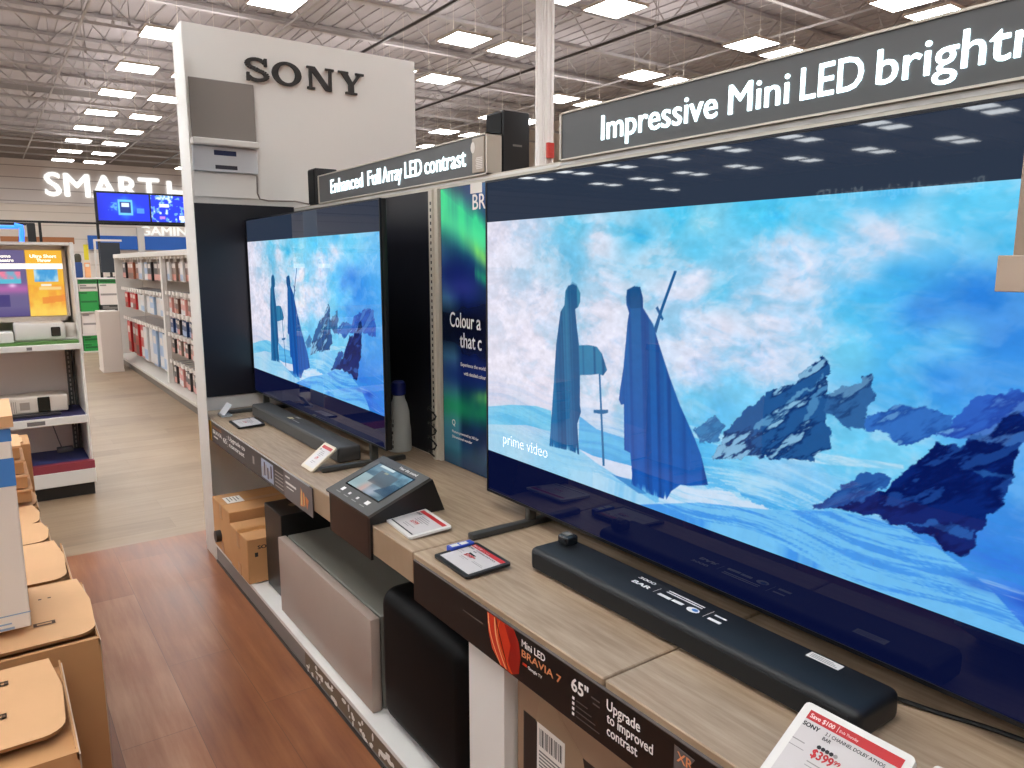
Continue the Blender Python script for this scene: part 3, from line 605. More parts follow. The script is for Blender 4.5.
rockA = [(683, 409), (690, 429), (690, 487), (691, 554), (699, 664), (685, 674), (675, 703), (647, 713), (617, 726), (564, 755), (535, 770), (547, 705), (573, 625), (589, 578), (611, 532), (645, 501), (663, 460)]
rockA2 = [(500, 696), (535, 635), (545, 646), (555, 663), (540, 708), (514, 726)]
rockB = [(690, 519), (719, 478), (736, 446), (742, 471), (743, 510), (736, 542), (738, 563), (732, 593), (719, 593), (704, 575), (691, 572)]
rockC = [(732, 567), (753, 531), (769, 513), (799, 507), (815, 524), (827, 519), (824, 556), (796, 585), (777, 606), (752, 586), (734, 591)]
rockD = [(808, 575), (826, 539), (836, 497), (848, 465), (881, 443), (922, 407), (958, 426), (964, 572), (883, 561), (853, 564)]
rockE = [(712, 822), (757, 742), (789, 657), (813, 589), (835, 593), (845, 556), (855, 549), (866, 508), (875, 482), (882, 478), (887, 547), (881, 609), (881, 649), (880, 695), (864, 728), (856, 781), (856, 818), (844, 848), (805, 818), (760, 811)]
rockE2 = [(684, 834), (710, 765), (738, 712), (761, 685), (768, 702), (747, 769), (720, 819)]
hlE1 = [(786, 804), (804, 788), (830, 773), (853, 777), (855, 791), (830, 792)]
hlE2 = [(845, 628), (856, 630), (880, 641), (881, 649), (861, 642)]
hlA1 = [(669, 496), (681, 474), (655, 547), (625, 623), (592, 653), (642, 547)]
hlA2 = [(685, 457), (690, 487), (681, 560), (661, 630), (671, 542)]
fore = [(403, 1001), (515, 923), (621, 877), (708, 825), (754, 815), (790, 822), (826, 845), (850, 870), (874, 901), (903, 957), (944, 1085), (792, 1106), (614, 1036), (517, 1013)]
figL = [(245, 249), (255, 256), (263, 281), (263, 313), (258, 333), (251, 341), (256, 411), (262, 474), (286, 468), (304, 471), (316, 494), (328, 549), (319, 572), (310, 568), (290, 578), (265, 585), (266, 698), (269, 724), (260, 774), (266, 891), (246, 886), (188, 894), (195, 724), (204, 481), (214, 357), (224, 329), (226, 276), (233, 256)]
figR = [(367, 263), (381, 249), (393, 251), (399, 287), (400, 320), (410, 345), (420, 370), (433, 437), (453, 531), (475, 623), (501, 712), (515, 767), (529, 857), (497, 879), (481, 884), (465, 915), (456, 951), (445, 951), (412, 950), (386, 937), (387, 903), (382, 827), (369, 822), (366, 659), (360, 664), (355, 648), (357, 611), (363, 532), (367, 433), (369, 375), (372, 340), (366, 313), (365, 287)]
foldR = [(396, 564), (402, 563), (418, 932), (402, 942)]
sword = [(309, 568), (313, 567), (327, 903), (322, 905)]
cross = [(299, 705), (332, 692), (332, 703), (321, 712), (315, 714), (299, 716)]
blade = [(456, 196), (461, 198), (438, 323), (427, 400), (421, 390), (433, 320)]
cross2 = [(428, 311), (440, 351), (437, 358), (424, 318)]
shadowR = [(342, 925), (389, 923), (418, 953), (402, 962)]
W_, H_ = 820, 350
def inside(poly, u, v):
    res = np.zeros(u.shape, bool); n = len(poly)
    for i in range(n):
        x0, y0 = poly[i]; x1, y1 = poly[(i+1) % n]
        if y0 == y1: continue
        c = ((y0 > v) != (y1 > v)); res ^= c & (u < (x1-x0)*(v-y0)/(y1-y0) + x0)
    return res
def cover(poly, u, v):
    du, dv = 1000/W_, 1000/H_; xs = [p[0] for p in poly]; ys = [p[1] for p in poly]
    i0 = max(0, int(min(xs)/1000*W_)-2); i1 = min(W_, int(max(xs)/1000*W_)+3); j0 = max(0, int(min(ys)/1000*H_)-2); j1 = min(H_, int(max(ys)/1000*H_)+3)
    a = np.zeros(u.shape)
    if i1 <= i0 or j1 <= j0: return a
    su, sv = u[j0:j1, i0:i1], v[j0:j1, i0:i1]; s = 0
    for ox in (-.33, 0, .33):
        for oy in (-.33, 0, .33): s = s + inside(poly, su+ox*du, sv+oy*dv)
    a[j0:j1, i0:i1] = s/9.0
    return a
def film():
    u, v = np.meshgrid(np.linspace(0, 1000, W_), np.linspace(0, 1000, H_)); U = u/1000; V = v/1000
    num = np.zeros((H_, W_, 3)); den = np.zeros((H_, W_))
    for (x, y, r, g, bb) in CTRL:
        d = ((u-x)/1.0)**2 + ((v-y)*0.55)**2 + 250; w = d**-1.7
        num += w[..., None]*np.array((r, g, bb), float); den += w
    c = num/den[..., None]
    sky = np.clip((0.74 - V + 0.1*U)*9, 0, 1)
    wx = (fbm(U, V, 7, 5, 5, 40)-0.5)*0.16; wu = np.clip(U+wx, 0, 1); wv = np.clip(V+wx*.7+0.12*(U-0.5)*0.5, 0, 1)
    n = fbm(wu, wv, 11, 9, 6, 41, 0.62); n2 = fbm(wu, wv, 26, 20, 5, 43, 0.66); n3 = fbm(U, V, 60, 44, 3, 49, 0.6)
    lum = np.clip((c[..., 0]-60)/150, 0, 1)                       # where the cloud banks are
    wht = np.clip((n*0.6+n2*0.4-0.47)*8, 0, 1); blu = np.clip((0.49-n*0.55-n2*0.45)*9, 0, 1)
    c = mix(c, (240, 236, 250), wht*sky*(0.12+0.58*lum)); c = mix(c, (100, 192, 230), blu*sky*np.clip(U*3.2-0.05, 0.12, 1)*(0.5*np.clip(lum*1.4*(1-lum*0.55)+0.08, 0, 1)))
    c = mix(c, (40, 130, 222), np.clip((0.47-n2)*6, 0, 1)*sky*np.clip((0.3-lum)*3, 0, 1)*0.22)
    c = c*(1+(n3[..., None]-0.5)*(0.14-0.1*np.clip(U*3-1.8, 0, 1))[..., None]*sky[..., None])
    st = fbm(np.clip(U*0.9+V*0.04, 0, 1), np.clip(V - 0.06*U+0.06+0.015*np.sin(U*23), 0, 1), 7, 58, 6, 44, 0.7); gr = 1-sky      # streaked snow
    c = mix(c, (215, 236, 250), np.clip((st-0.54)*7, 0, 1)*gr*(0.5-0.25*(U < 0.3))); c = mix(c, (44, 142, 222), np.clip((0.46-st)*7, 0, 1)*gr*(0.12+0.4*np.clip(U*3-0.5, 0, 1)))
    tx = fbm(U, V, 60, 40, 3, 45); al = U*2.35-V*0.75; ac = V+U*2.35*0.72
    rk = fbm(np.clip(al/2.6+0.2, 0, 1), np.clip(ac/2.8, 0, 1), 16, 64, 5, 46, 0.62)
    jx = (fbm(U, V, 70, 34, 4, 52, 0.6)-0.5)*17; jy = (fbm(U, V, 70, 34, 4, 53, 0.6)-0.5)*34; rocky = [rockA, rockA2, rockB, rockC, rockD, rockE, rockE2, hlA1, hlA2, hlE1, hlE2, mound, snowR]
    def cov(k): return cover(k, u+jx, v+jy) if any(k is q for q in rocky) else cover(k, u, v)
    def paint(k, col, nz=None, amp=0.0, alpha=1.0, col2=None):
        nonlocal c
        a = cov(k)*alpha; q = np.array(col, float)*np.ones((H_, W_, 3))
        if col2 is not None: q = mix(q, col2, np.clip((nz-0.5)*4*amp+0.4, 0, 1))
        c = c*(1-a[..., None]) + q*a[..., None]
    paint(shadeL, (92, 188, 234), st, 1, 0.9, (120, 205, 240)); paint(shadeM, (84, 172, 232), st, 1, 0.95, (100, 190, 238))
    paint(slope, (214, 224, 245)); paint(snowR, (172, 222, 248), st, 1.4, 0.9, (90, 185, 240)); paint(mound, (206, 226, 248), st, 1.2, 0.95, (150, 210, 245))
    paint(band1, (196, 228, 248), st, 1, 0.8, (120, 200, 240))
    paint(rockC, (52, 112, 196), rk, 2, 1, (34, 82, 164)); paint(rockD, (48, 98, 196), rk, 2, 1, (36, 72, 168))
    paint(rockB, (48, 100, 160), rk, 2.4, 1, (28, 66, 122)); paint(rockA2, (60, 128, 186), rk, 2, 1, (44, 100, 160))
    paint(rockA, (34, 88, 150), rk, 3, 1, (14, 48, 106)); paint(hlA1, (120, 184, 224), rk, 3, 0.6, (40, 88, 140)); paint(hlA2, (110, 176, 220), rk, 3, 0.5, (30, 66, 120))
    paint(rockE2, (40, 92, 168), rk, 2, 1, (26, 66, 140)); paint(rockE, (8, 36, 112), rk, 2, 1, (4, 22, 88)); paint(hlE1, (40, 100, 180), rk, 3, 0.8, (20, 60, 130)); paint(hlE2, (40, 96, 170), rk, 2, 0.8, (20, 60, 130))
    paint(fore, (112, 192, 244), st, 2.0, 0.95, (66, 150, 235))
    paint(shadowR, (52, 128, 200), alpha=0.8)
    for k, col, th, am in ((rockA, (150, 205, 238), 0.555, 0.85), (rockB, (130, 188, 226), 0.57, 0.6), (rockC, (120, 182, 232), 0.57, 0.6), (rockD, (110, 170, 235), 0.57, 0.5), (rockA2, (120, 190, 230), 0.56, 0.5), (rockE2, (80, 150, 215), 0.585, 0.5), (rockE, (44, 104, 190), 0.63, 0.5)):
        c = mix(c, col, cov(k)*np.clip((rk-th)*16, 0, 1)*am)
    c = mix(c, (24, 70, 186), np.exp(-((U-0.915)/0.025)**2-((V-0.905)/0.018)**2)*0.8); c = mix(c, (36, 90, 205), np.exp(-((U-0.86)/0.02)**2-((V-0.90)/0.012)**2)*0.6)
    # generic cloaked figures
    fold = fbm(np.clip(U*1.0+(1-V)*0.03, 0, 1), V*0.15, 150, 2, 2, 47)
    def fig(k, top, bot, alt, amp):
        nonlocal c
        a = cover(k, u, v)*np.where(v > 800, np.clip(1-(v-(905 if k is figL else 952)+95*(fbm(U, V*0, 170, 1, 2, 50)-0.35))/25, 0, 1), 1.0); f = np.clip((V-0.25)/0.65, 0, 1)[..., None]; q = np.array(top, float)*(1-f)+np.array(bot, float)*f
        q = mix(q, alt, np.clip((fold-0.5)*3+0.25, 0, 1)*amp); c = c*(1-a[..., None])+q*a[..., None]
    fig(figL, (62, 138, 172), (34, 112, 172), (20, 78, 132), 0.8); paint(sword, (40, 110, 165)); paint(cross, (40, 105, 160))
    paint(blade, (30, 92, 150)); paint(cross2, (30, 92, 150)); fig(figR, (30, 98, 160), (24, 92, 184), (18, 64, 140), 0.75)
    hd = cover([(366, 262), (380, 250), (393, 251), (399, 287), (399, 320), (376, 325), (367, 305)], u, v)*0.5; c = mix(c, (20, 70, 120), hd)
    hd = cover([(243, 240), (255, 250), (252, 300), (232, 310), (228, 280)], u, v)*0.35; c = mix(c, (34, 92, 140), hd)
    g2 = fbm(U, V, 120, 60, 2, 48); c = c*(0.975+0.05*g2[..., None])
    c = mix(c, (235, 232, 245), np.clip(0.05-U, 0, 1)*3)
    return np.clip(c, 0, 255)
pic = film()/255.0
pic = np.where(pic <= 0.04045, pic/12.92, ((pic+0.055)/1.055)**2.4)*0.92
SW, SH = 1.685, 0.966              # panel glass of the big television; the film is letterboxed
PB, PT = 0.130, 0.130+0.718        # lower and upper edge of the film on the glass
bar = np.array((0.002, 0.004, 0.03)); bar_reflection = np.array((0.022, 0.034, 0.06))  # backlight bleed; the upper bar also has the ceiling reflection painted into its glow
full = np.concatenate([np.ones((2, W_, 3))*bar_reflection, pic, np.ones((2, W_, 3))*bar], 0)
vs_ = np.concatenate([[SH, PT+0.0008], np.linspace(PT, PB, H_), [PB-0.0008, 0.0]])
def television(label, x, yl, zb, s, foot_y, sw=None):
    sw = sw or s
    o = (x, yl - SW*sw/2, 0.762); t = thing('television', label, 'television', o)
    w, h = SW*sw, SH*s; yr = yl-w
    b = MB(o); b.rbox(x+0.004, yr-0.006, zb-0.008, x+0.024, yl+0.006, zb+h+0.006, 0.004, 2); b.rbox(x+0.02, yr+0.25, zb+0.05, x+0.07, yl-0.25, zb+h*0.6, 0.012, 2); b.build('housing', BLACK, t, smooth=True)
    b = MB(o)
    b.box(x-0.004, yr-0.006, zb-0.008, x+0.004, yl+0.006, zb); b.box(x-0.004, yr-0.006, zb+h, x+0.004, yl+0.006, zb+h+0.006)
    b.box(x-0.004, yr-0.006, zb, x+0.004, yr, zb+h); b.box(x-0.004, yl, zb, x+0.004, yl+0.006, zb+h)
    b.build('bezel', mat('dark_metal_bezel', (40, 40, 44), 0.3, metal=0.6), t)
    if 'screen' not in _G:
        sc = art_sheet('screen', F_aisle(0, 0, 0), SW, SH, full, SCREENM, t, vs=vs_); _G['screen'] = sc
    else:
        sc = _G['screen'].copy(); COL.objects.link(sc); sc.parent = t
    sc.location = (-0.001, w/2, zb-0.762); sc.scale = (1, sw, s)
    for fy in foot_y:
        b = MB(o); b.rbox(x-0.205, fy-0.014, 0.7625, x+0.15, fy+0.014, 0.782, 0.005, 2); b.rbox(x-0.002, fy-0.01, 0.77, x+0.03, fy+0.01, zb-0.008, 0.003, 1)
        b.build('foot', mat('foot_grey', (66, 65, 62), 0.4, metal=0.2), t, smooth=True)
    return t, o
t, o = television('smaller looking television farther along the display, showing figures in snow', 1.2, 4.165, 0.857, 0.955, (4.03, 2.66), 0.979)
t, o = television('big television nearest the camera showing two cloaked figures in snow', 1.29, 1.947, 0.828, 1.0, (1.738, 0.30))
b = MB(o); b.text(F_aisle(1.288, 1.947-0.085, 0.828+PB+0.038), 'prime video', 0, 0, 0.034, 0.225, h=0.0002)
b.build('screen_caption', mat('screen_caption', (230, 235, 245), 0.4, emit=(205, 225, 245), strength=0.72), t)
# tag hung on the front of the big television
t = thing('hanging_tag', 'beige card tag on a strap in front of the big screen', 'tag', (1.275, 0.46, 1.50)); o = (1.275, 0.46, 1.50)
b = MB(o); b.rbox(1.271, 0.395, 1.508, 1.277, 0.5085, 1.563, 0.0015); b.build('card', mat('beige_tag', (186, 168, 150), 0.5), t)
b = MB(o); b.box(1.2775, 0.44, 1.555, 1.28, 0.49, 1.806); b.box(1.2775, 0.44, 1.804, 1.33, 0.49, 1.808); b.build('strap', mat('beige_strap', (160, 142, 124), 0.6), t)

# ================================================================== soundbars
SBAR = mat('soundbar_top', (20, 22, 25), 0.5); SGR = mat('soundbar_mesh', (13, 14, 16), 0.7, noise=0.3, nscale=500)
t = thing('soundbar', 'slim dark grey soundbar under the smaller television', 'soundbar', (1.14, 3.4, 0.762)); o = (1.14, 3.4, 0.762)
b = MB(o); b.rbox(1.098, 2.74, 0.764, 1.195, 3.9, 0.828, 0.009, 3); b.build('body', mat('soundbar_grey', (66, 64, 62), 0.5), t, smooth=True)
b = MB(o); b.rbox(1.0965, 2.75, 0.77, 1.099, 3.89, 0.818, 0.001); b.build('grille', mat('soundbar_grey_mesh', (74, 72, 70), 0.75, noise=0.2, nscale=500), t)
b = MB(o); fr = F_up(1.12, 3.45, 0.828); b.prism([(0, 0.012), (0.04, 0.012), (0.055, 0.03), (0.012, 0.034)], 0.0003, 0.0006, fr, 0); b.prism([(0.06, 0.014), (0.16, 0.012), (0.16, 0.018), (0.062, 0.02)], 0.0003, 0.0006, fr, 1); b.quad(fr, 0.02, 0.044, 0.07, 0.06, mi=1)
b.build('printed_marks', [mat('gold_mark', (226, 214, 170), 0.4), mat('grey_mark', (150, 150, 150), 0.4)], t)
t = thing('soundbar', 'black soundbar with white printed marks under the big television', 'soundbar', (1.16, 1.03, 0.762)); o = (1.16, 1.03, 0.762)
b = MB(o); b.rbox(1.103, 0.575, 0.764, 1.238, 1.476, 0.824, 0.016, 4); b.build('body', SBAR, t, smooth=True)
b = MB(o); b.rbox(1.101, 0.592, 0.772, 1.105, 1.46, 0.812, 0.0015); b.build('grille', SGR, t)
b = MB(o); fr = F_up(1.16, 1.17, 0.8243)
b.text(fr, '3000', 0.0, 0.034, 0.010, 0.05, h=0, bold=0.03); b.text(fr, 'BAR', 0.006, 0.006, 0.013, 0.052, h=0, bold=0.05); b.quad(fr, 0.073, 0.006, 0.0742, 0.034, 0)
for k in range(2): b.quad(fr, 0.092, 0.029+0.008*k, 0.194, 0.033+0.008*k, 0)
b.prism([(0.087, 0.005), (0.123, 0.004), (0.124, 0.014), (0.088, 0.015)], 0, 0.0002, fr); b.prism([(0.127, 0.006), (0.157, 0.006), (0.158, 0.016), (0.128, 0.016)], 0, 0.0002, fr)
b.prism([(0.186+0.016*math.cos(a*0.5236), 0.01+0.011*math.sin(a*0.5236)) for a in range(12)], 0, 0.0002, fr); b.prism([(0.19+0.008*math.cos(a*0.5236), 0.012+0.006*math.sin(a*0.5236)) for a in range(12)], 0.0002, 0.0004, fr, 1)
b.quad(fr, 0.2165, 0.004, 0.2177, 0.042, 0); b.quad(fr, 0.228, 0.027, 0.258, 0.033, 0); b.quad(fr, 0.228, 0.004, 0.26, 0.013, 0)
b.build('printed_marks', [INK, BLUEP], t)
b = MB(o); fr = F_up(1.199, 0.737, 0.8243); b.quad(fr, 0, 0, 0.066, 0.022, 0.0004, 0)
for k in range(3): b.quad(fr, 0.005, 0.005+0.005*k, 0.06-0.006*k, 0.0065+0.005*k, 0.0006, 1)
b.build('sticker', [PAPER, INKG], t)['label'] = 'white paper sticker'
t = thing('security_tag', 'small clear dark cube puck on the far end of the black soundbar', 'security tag', (1.2, 1.44, 0.8245)); o = (1.2, 1.44, 0.8245)
b = MB(o); b.rbox(1.175, 1.41, 0.825, 1.215, 1.45, 0.85, 0.006, 3); b.build('puck', mat('smoked_plastic', (30, 32, 34), 0.15), t, smooth=True)
b = MB(o); b.rbox(1.185, 1.42, 0.85, 1.205, 1.445, 0.853, 0.001); b.build('cap', GREY, t)

b = MB((1.33, 0.45, 0.762)); b.tube([(1.245, 0.64, 0.80), (1.28, 0.63, 0.772), (1.31, 0.545, 0.767), (1.334, 0.478, 0.767), (1.347, 0.42, 0.767), (1.36, 0.33, 0.767), (1.40, 0.2, 0.767), (1.43, 0.1, 0.767)], 0.0045, 8)
tag(b.build('cable', BLACK, smooth=True), 'black cable trailing on the counter from the black soundbar', 'cable')
# ================================================================== price tags
def price_tag(label, fr, w, h, frame_m, kind, t_=0.007, stand=None):
    t = thing('price_tag', label, 'price tag', frame=fr)
    b = MB(); b.rbox(-w/2, 0, -t_, w/2, h, 0, min(0.008, h*0.1), 3, axis='z'); b.build('case', frame_m, t, smooth=True)
    b = MB(); m = 0.014; x0, x1, y0, y1 = -w/2+m, w/2-m*0.8, m*0.9, h-m*0.8; W = x1-x0; Hh = y1-y0
    b.quad(LOC, x0, y0, x1, y1, 0.0005, 0)
    q = lambda a, c, d, e, mi, hh=0.0008: b.quad(LOC, x0+a*W, y0+c*Hh, x0+d*W, y0+e*Hh, hh, mi)
    if kind != 'mono': q(0.0, 0.87, 1, 1, 1)
    T = lambda s, a, c, cap, wd, mi, bold=0.0: b.text(LOC, s, x0+a*W, y0+c*Hh, cap*Hh, None if wd is None else wd*W, mi=mi, h=0.0011, bold=bold)
    if kind == 'full':
        T('Save $100', 0.03, 0.905, 0.058, 0.27, 4, 0.03); q(0.335, 0.89, 0.34, 0.98, 4, 0.001); T('Ends Thursday', 0.36, 0.91, 0.035, 0.2, 4)
        T('SONY', 0.01, 0.775, 0.055, 0.18, 2, 0.05); T('3.1 CHANNEL DOLBY ATMOS', 0.26, 0.785, 0.045, 0.62, 2, 0.02); T('BAR', 0.26, 0.715, 0.045, 0.09, 2, 0.02)
        for k in range(5): b.prism([(x0+(0.28+0.045*k)*W+0.0035*math.cos(a*0.8976), y0+0.61*Hh+0.0035*math.sin(a*0.8976)) for a in range(7)], 0.0009, 0.0011, LOC, 2 if k < 4 else 3)
        T('$399', 0.25, 0.46, 0.11, 0.22, 1, 0.04); T('99', 0.48, 0.51, 0.055, 0.06, 1, 0.04)
        q(0.0, 0.555, 0.14, 0.57, 3); q(0.0, 0.47, 0.17, 0.48, 3); q(0.25, 0.38, 0.5, 0.395, 3); q(0.25, 0.33, 0.42, 0.34, 3); q(0.6, 0.4, 0.95, 0.415, 3); q(0.6, 0.45, 0.9, 0.46, 3)
    else:
        T('SONY', 0.02, 0.75, 0.07, 0.18, 2, 0.04)
        for k in range(4): q(0.28, 0.74-0.07*k, 0.62+0.07*(k % 3), 0.765-0.07*k, 3)
        T('$', 0.33, 0.36, 0.1, 0.05, 1, 0.02); T('399', 0.39, 0.36, 0.13, 0.2, 1, 0.03); q(0.3, 0.24, 0.7, 0.26, 3); q(0.3, 0.17, 0.55, 0.19, 3)
        q(0.02, 0.0, 0.98, 0.045, 2 if kind == 'bar' else 0)
    b.build('face', [SCRN, RED, INKD, mat('soft_grey_ink', (150, 144, 142), 0.6), mat('pale_ink', (240, 210, 206), 0.5)], t)
    if stand:
        b = MB(); b.prism([(-0.02, 0.0), (stand[0], stand[1]), (stand[0]-0.006, stand[1]), (-0.026, 0.0)], -0.02, 0.02, ((0, h*0.55, -t_), (0,1,0), (0,0,-1), (1,0,0)))
        b.build('stand', BLACK, t)
    return t
WT = mat('white_tag_case', (226, 222, 216), 0.4); BT = mat('black_tag_case', (20, 20, 22), 0.4)
def flat(x, y, z, tilt, yaw=0.0):
    """frame of a tag: bottom edge centre, read from the aisle, raised at the far edge by tilt"""
    a, cy, sy = math.radians(tilt), math.cos(math.radians(yaw)), math.sin(math.radians(yaw))
    X = Vector((-sy, -cy, 0)); D = Vector((cy, -sy, 0)); Y_ = D*math.cos(a) + Vector((0,0,1))*math.sin(a)
    return ((x, y, z), X, Y_, X.cross(Y_))
price_tag('white price tag lying on the counter edge beside the black demo box', flat(0.948, 1.93, 0.7705, 4, 4), 0.188, 0.137, WT, 'bar')
price_tag('black price tag lying on the counter in front of the black soundbar', flat(0.932, 1.597, 0.7705, 3, 2), 0.178, 0.137, BT, 'full')
b = MB((1.0, 1.69, 0.762)); b.box(0.985, 1.675, 0.763, 1.06, 1.70, 0.781); fr = F_up(0.985, 1.7, 0.781); b.quad(fr, 0.004, 0.006, 0.021, 0.03, 0.0004, 1); b.quad(fr, 0.004, 0.036, 0.021, 0.06, 0.0004, 1)
tag(b.build('card_clip', [mat('clip_blue', (54, 84, 190), 0.4), PAPER]), 'small blue and white clip at the far edge of the black price tag', 'clip')
price_tag('black price tag lying at the far end of the counter by the grey soundbar', flat(0.95, 3.71, 0.7705, 3, 2), 0.2, 0.13, BT, 'mono')
price_tag('pale price tag standing tilted beside the near end of the grey soundbar', flat(0.962, 2.735, 0.768, 37, 0), 0.118, 0.13, mat('cream_tag_case', (214, 200, 176), 0.45), 'plain', 0.007)
price_tag('large white price tag showing $399 tilted at the bottom of the photo', flat(0.908, 0.54, 0.77, 31, 0), 0.176, 0.15, WT, 'full', 0.012)
price_tag('white price tag corner just right of the $399 tag', flat(0.916, 0.341, 0.771, 31, 0), 0.18, 0.15, WT, 'full', 0.012)
t = thing('card_holder', 'small clear holder with a white card at the far counter end', 'card holder', (0.975, 3.99, 0.762)); o = (0.975, 3.99, 0.762)
b = MB(o); b.rbox(0.955, 3.94, 0.763, 1.01, 4.03, 0.775, 0.003, 2); b.build('base', mat('clear_plastic', (225, 228, 230), 0.08, trans=0.6), t)
b = MB(o); b.prism([(0, 0), (0.005, 0), (0.045, 0.05), (0.04, 0.05)], -0.045, 0.045, ((0.965, 3.985, 0.775), (1,0,0), (0,0,1), (0,-1,0))); b.build('card', mat('bright_card', (240, 242, 246), 0.35), t)

# ================================================================== demo box with its slanted little screen
KY0, KY1 = 2.008, 2.343
t = thing('demo_kiosk', 'black demo box with slanted small screen hooked over the counter edge', 'demo box', (0.9, 2.19, 0.762)); o = (0.9, 2.19, 0.762)
fr = ((0, KY1, 0), (1,0,0), (0,0,1), (0,-1,0)); L_ = KY1-KY0
b = MB(o); b.prism([(0.899, 0.652), (0.9065, 0.652), (0.9065, 0.7635), (1.16, 0.7635), (1.118, 0.872), (0.899, 0.788)], 0.004, L_-0.004, fr, 0); b.box(0.8985, KY0+0.02, 0.656, 0.899, KY1-0.02, 0.78, 1)
b.build('body', [mat('kiosk_black', (20, 19, 20), 0.35), mat('kiosk_brown_front', (44, 28, 24), 0.35)], t)
sl = Vector((0.219, 0, 0.086)).normalized(); nn = Vector((-sl.z, 0, sl.x)); top = ((0.893, KY1+0.002, 0.788), (0,-1,0), tuple(sl), tuple(nn)); SL = 0.232; wK = L_+0.004
b = MB(o); b.prism([(0, 0), (wK, 0), (wK, SL), (0, SL)], 0, 0.009, top); b.build('top_panel', mat('kiosk_top', (78, 76, 72), 0.45), t)
b = MB(o); b.quad(top, 0.04, 0.058, 0.298, 0.2, 0.0094, 0)
b.build('screen', mat('screen_glass', (12, 14, 16), 0.08), t)
def ksc(u, v):
    c = np.zeros(u.shape+(3,)) + np.array((70, 100, 120.)); n = fbm(u, v, 6, 5, 3, 61); c = mix(c, (150, 190, 200), np.clip(n*2-0.6, 0, 1)*0.7)
    c = mix(c, (190, 214, 216), (v > 0.45)*(u < 0.45)*0.8); c = mix(c, (84, 96, 106), (np.abs(u-0.52-0.1*(v-.4)) < 0.26)*(np.abs(v-0.40) < 0.24))
    c = mix(c, (214, 176, 166), np.exp(-((u-0.4)/0.1)**2-((v-0.9)/0.25)**2)); c = mix(c, (200, 204, 220), np.exp(-((u-0.62)/0.16)**2-((v-0.88)/0.2)**2)*0.8)
    c = mix(c, (40, 74, 104), (u+0.4*v > 0.98)*(np.abs(v-0.6) < 0.22)*0.7); c = mix(c, (220, 235, 235), (v < 0.07)*(u > 0.1)*(u < 0.5)); c = mix(c, (200, 196, 150), (np.abs(u-0.42) < 0.05)*(np.abs(v-0.2) < 0.03)*0.6)
    return c
O_, X_, Y_, Z_ = [Vector(a) for a in top]; p0 = O_ + X_*0.048 + Y_*0.064 + Z_*0.0098 - Vector(o)
art_sheet('display', (tuple(p0), X_, Y_, Z_), 0.242, 0.13, art_grid(60, 34, ksc), attr_mat('kiosk_screen', 0.75, 0.12), t)
for k, w in enumerate((0.02, 0.014, 0.014, 0.026)):
    b = MB(o); b.quad(top, 0.06+0.062*k, 0.03, 0.06+0.062*k+w, 0.04+0.006*(k in (0, 3)), 0.0094); b.quad(top, 0.05+0.062*k, 0.018, 0.05+0.062*k+0.034, 0.0215, 0.0094, 1); b.build('printed_icon', [INK, mat('fine_ink', (140, 138, 134), 0.5)], t)
b = MB(o); b.text(top, 'Hear the sound', 0.16, 0.211, 0.011, 0.12, h=0.0094, bold=0.03); b.build('lettering', INK, t)

# white bottle with a blue cap
t = thing('cleaner_bottle', 'white bottle with a dark blue cap by the right side of the smaller television', 'bottle', (1.40, 2.80, 0.762)); o = (1.40, 2.80, 0.762)
b = MB(o); b.lathe([(0.046, 0.001), (0.05, 0.006), (0.049, 0.09), (0.045, 0.12), (0.043, 0.17), (0.034, 0.205), (0.026, 0.225), (0.024, 0.242)], (1.40, 2.80, 0.762), 24); b.build('body', mat('milky_plastic', (196, 200, 196), 0.35), t, smooth=True)
b = MB(o); b.lathe([(0.026, 0.242), (0.03, 0.246), (0.031, 0.275), (0.028, 0.295), (0.018, 0.303)], (1.40, 2.80, 0.762), 20); b.tube([(1.385, 2.81, 1.04), (1.365, 2.83, 1.038)], 0.009, 8); b.build('cap', mat('cap_blue', (24, 38, 110), 0.35), t, smooth=True)
b = MB(o)
for k in range(6):
    a0 = math.radians(176); z = 0.02 + 0.02*k + (0.01 if k > 3 else 0)
    for q in range(7):
        if (q*3+k) % 4 == 0: continue
        a = a0 + q*0.09; r = 0.0502 if z < 0.1 else 0.0465; 
        p = [(1.40+r*math.cos(aa), 2.80+r*math.sin(aa), zz) for aa, zz in ((a, 0.762+z), (a+0.075, 0.762+z), (a+0.075, 0.762+z+0.013), (a, 0.762+z+0.013))]; b.add(p, [(0, 1, 2, 3)])
b.build('label_print', INKD, t)

# ================================================================== under the counter
def carton(label, x0, y0, z0, x1, y1, z1, m=None, group=None, tape=True, name='cardboard_box'):
    o = ((x0+x1)/2, (y0+y1)/2, z0); t = thing(name, label, 'box', o, group)
    b = MB(o); b.rbox(x0, y0, z0, x1, y1, z1, 0.003, 1); b.build('body', m or CARDSHADE, t)
    if tape:
        ym = (y0+y1)/2; tm = mat('packing_tape', (176, 120, 66), 0.3)
        b = MB(o); b.box(x0+0.004, ym-0.024, z1, x1-0.004, ym+0.024, z1+0.0008); b.box(x0-0.0008, ym-0.024, z1-0.075, x0, ym+0.024, z1+0.0008); b.box(x0-0.0008, ym-0.024, z0+0.003, x0, ym+0.024, z0+0.06); b.build('tape', tm, t)
    return t, o
t, o = carton('larger cardboard box standing against the white end post', 0.878, 3.605, 0.1045, 1.32, 3.928, 0.36)
b = MB(o); fr = F_up(0.91, 3.86, 0.3605); b.quad(fr, 0.0, 0, 0.11, 0.085, 0.0006)
for k in range(4): b.quad(fr, 0.012, 0.015+0.016*k, 0.09-0.02*(k % 2), 0.02+0.016*k, 0.0009, 1)
b.build('label', [PAPER, INKG], t)
b = MB(o); b.tube([(0.8785, 3.80, 0.185), (0.856, 3.80, 0.185), (0.852, 3.80, 0.185)], 0.03, 18); b.build('knob', DGREY, t, smooth=True)
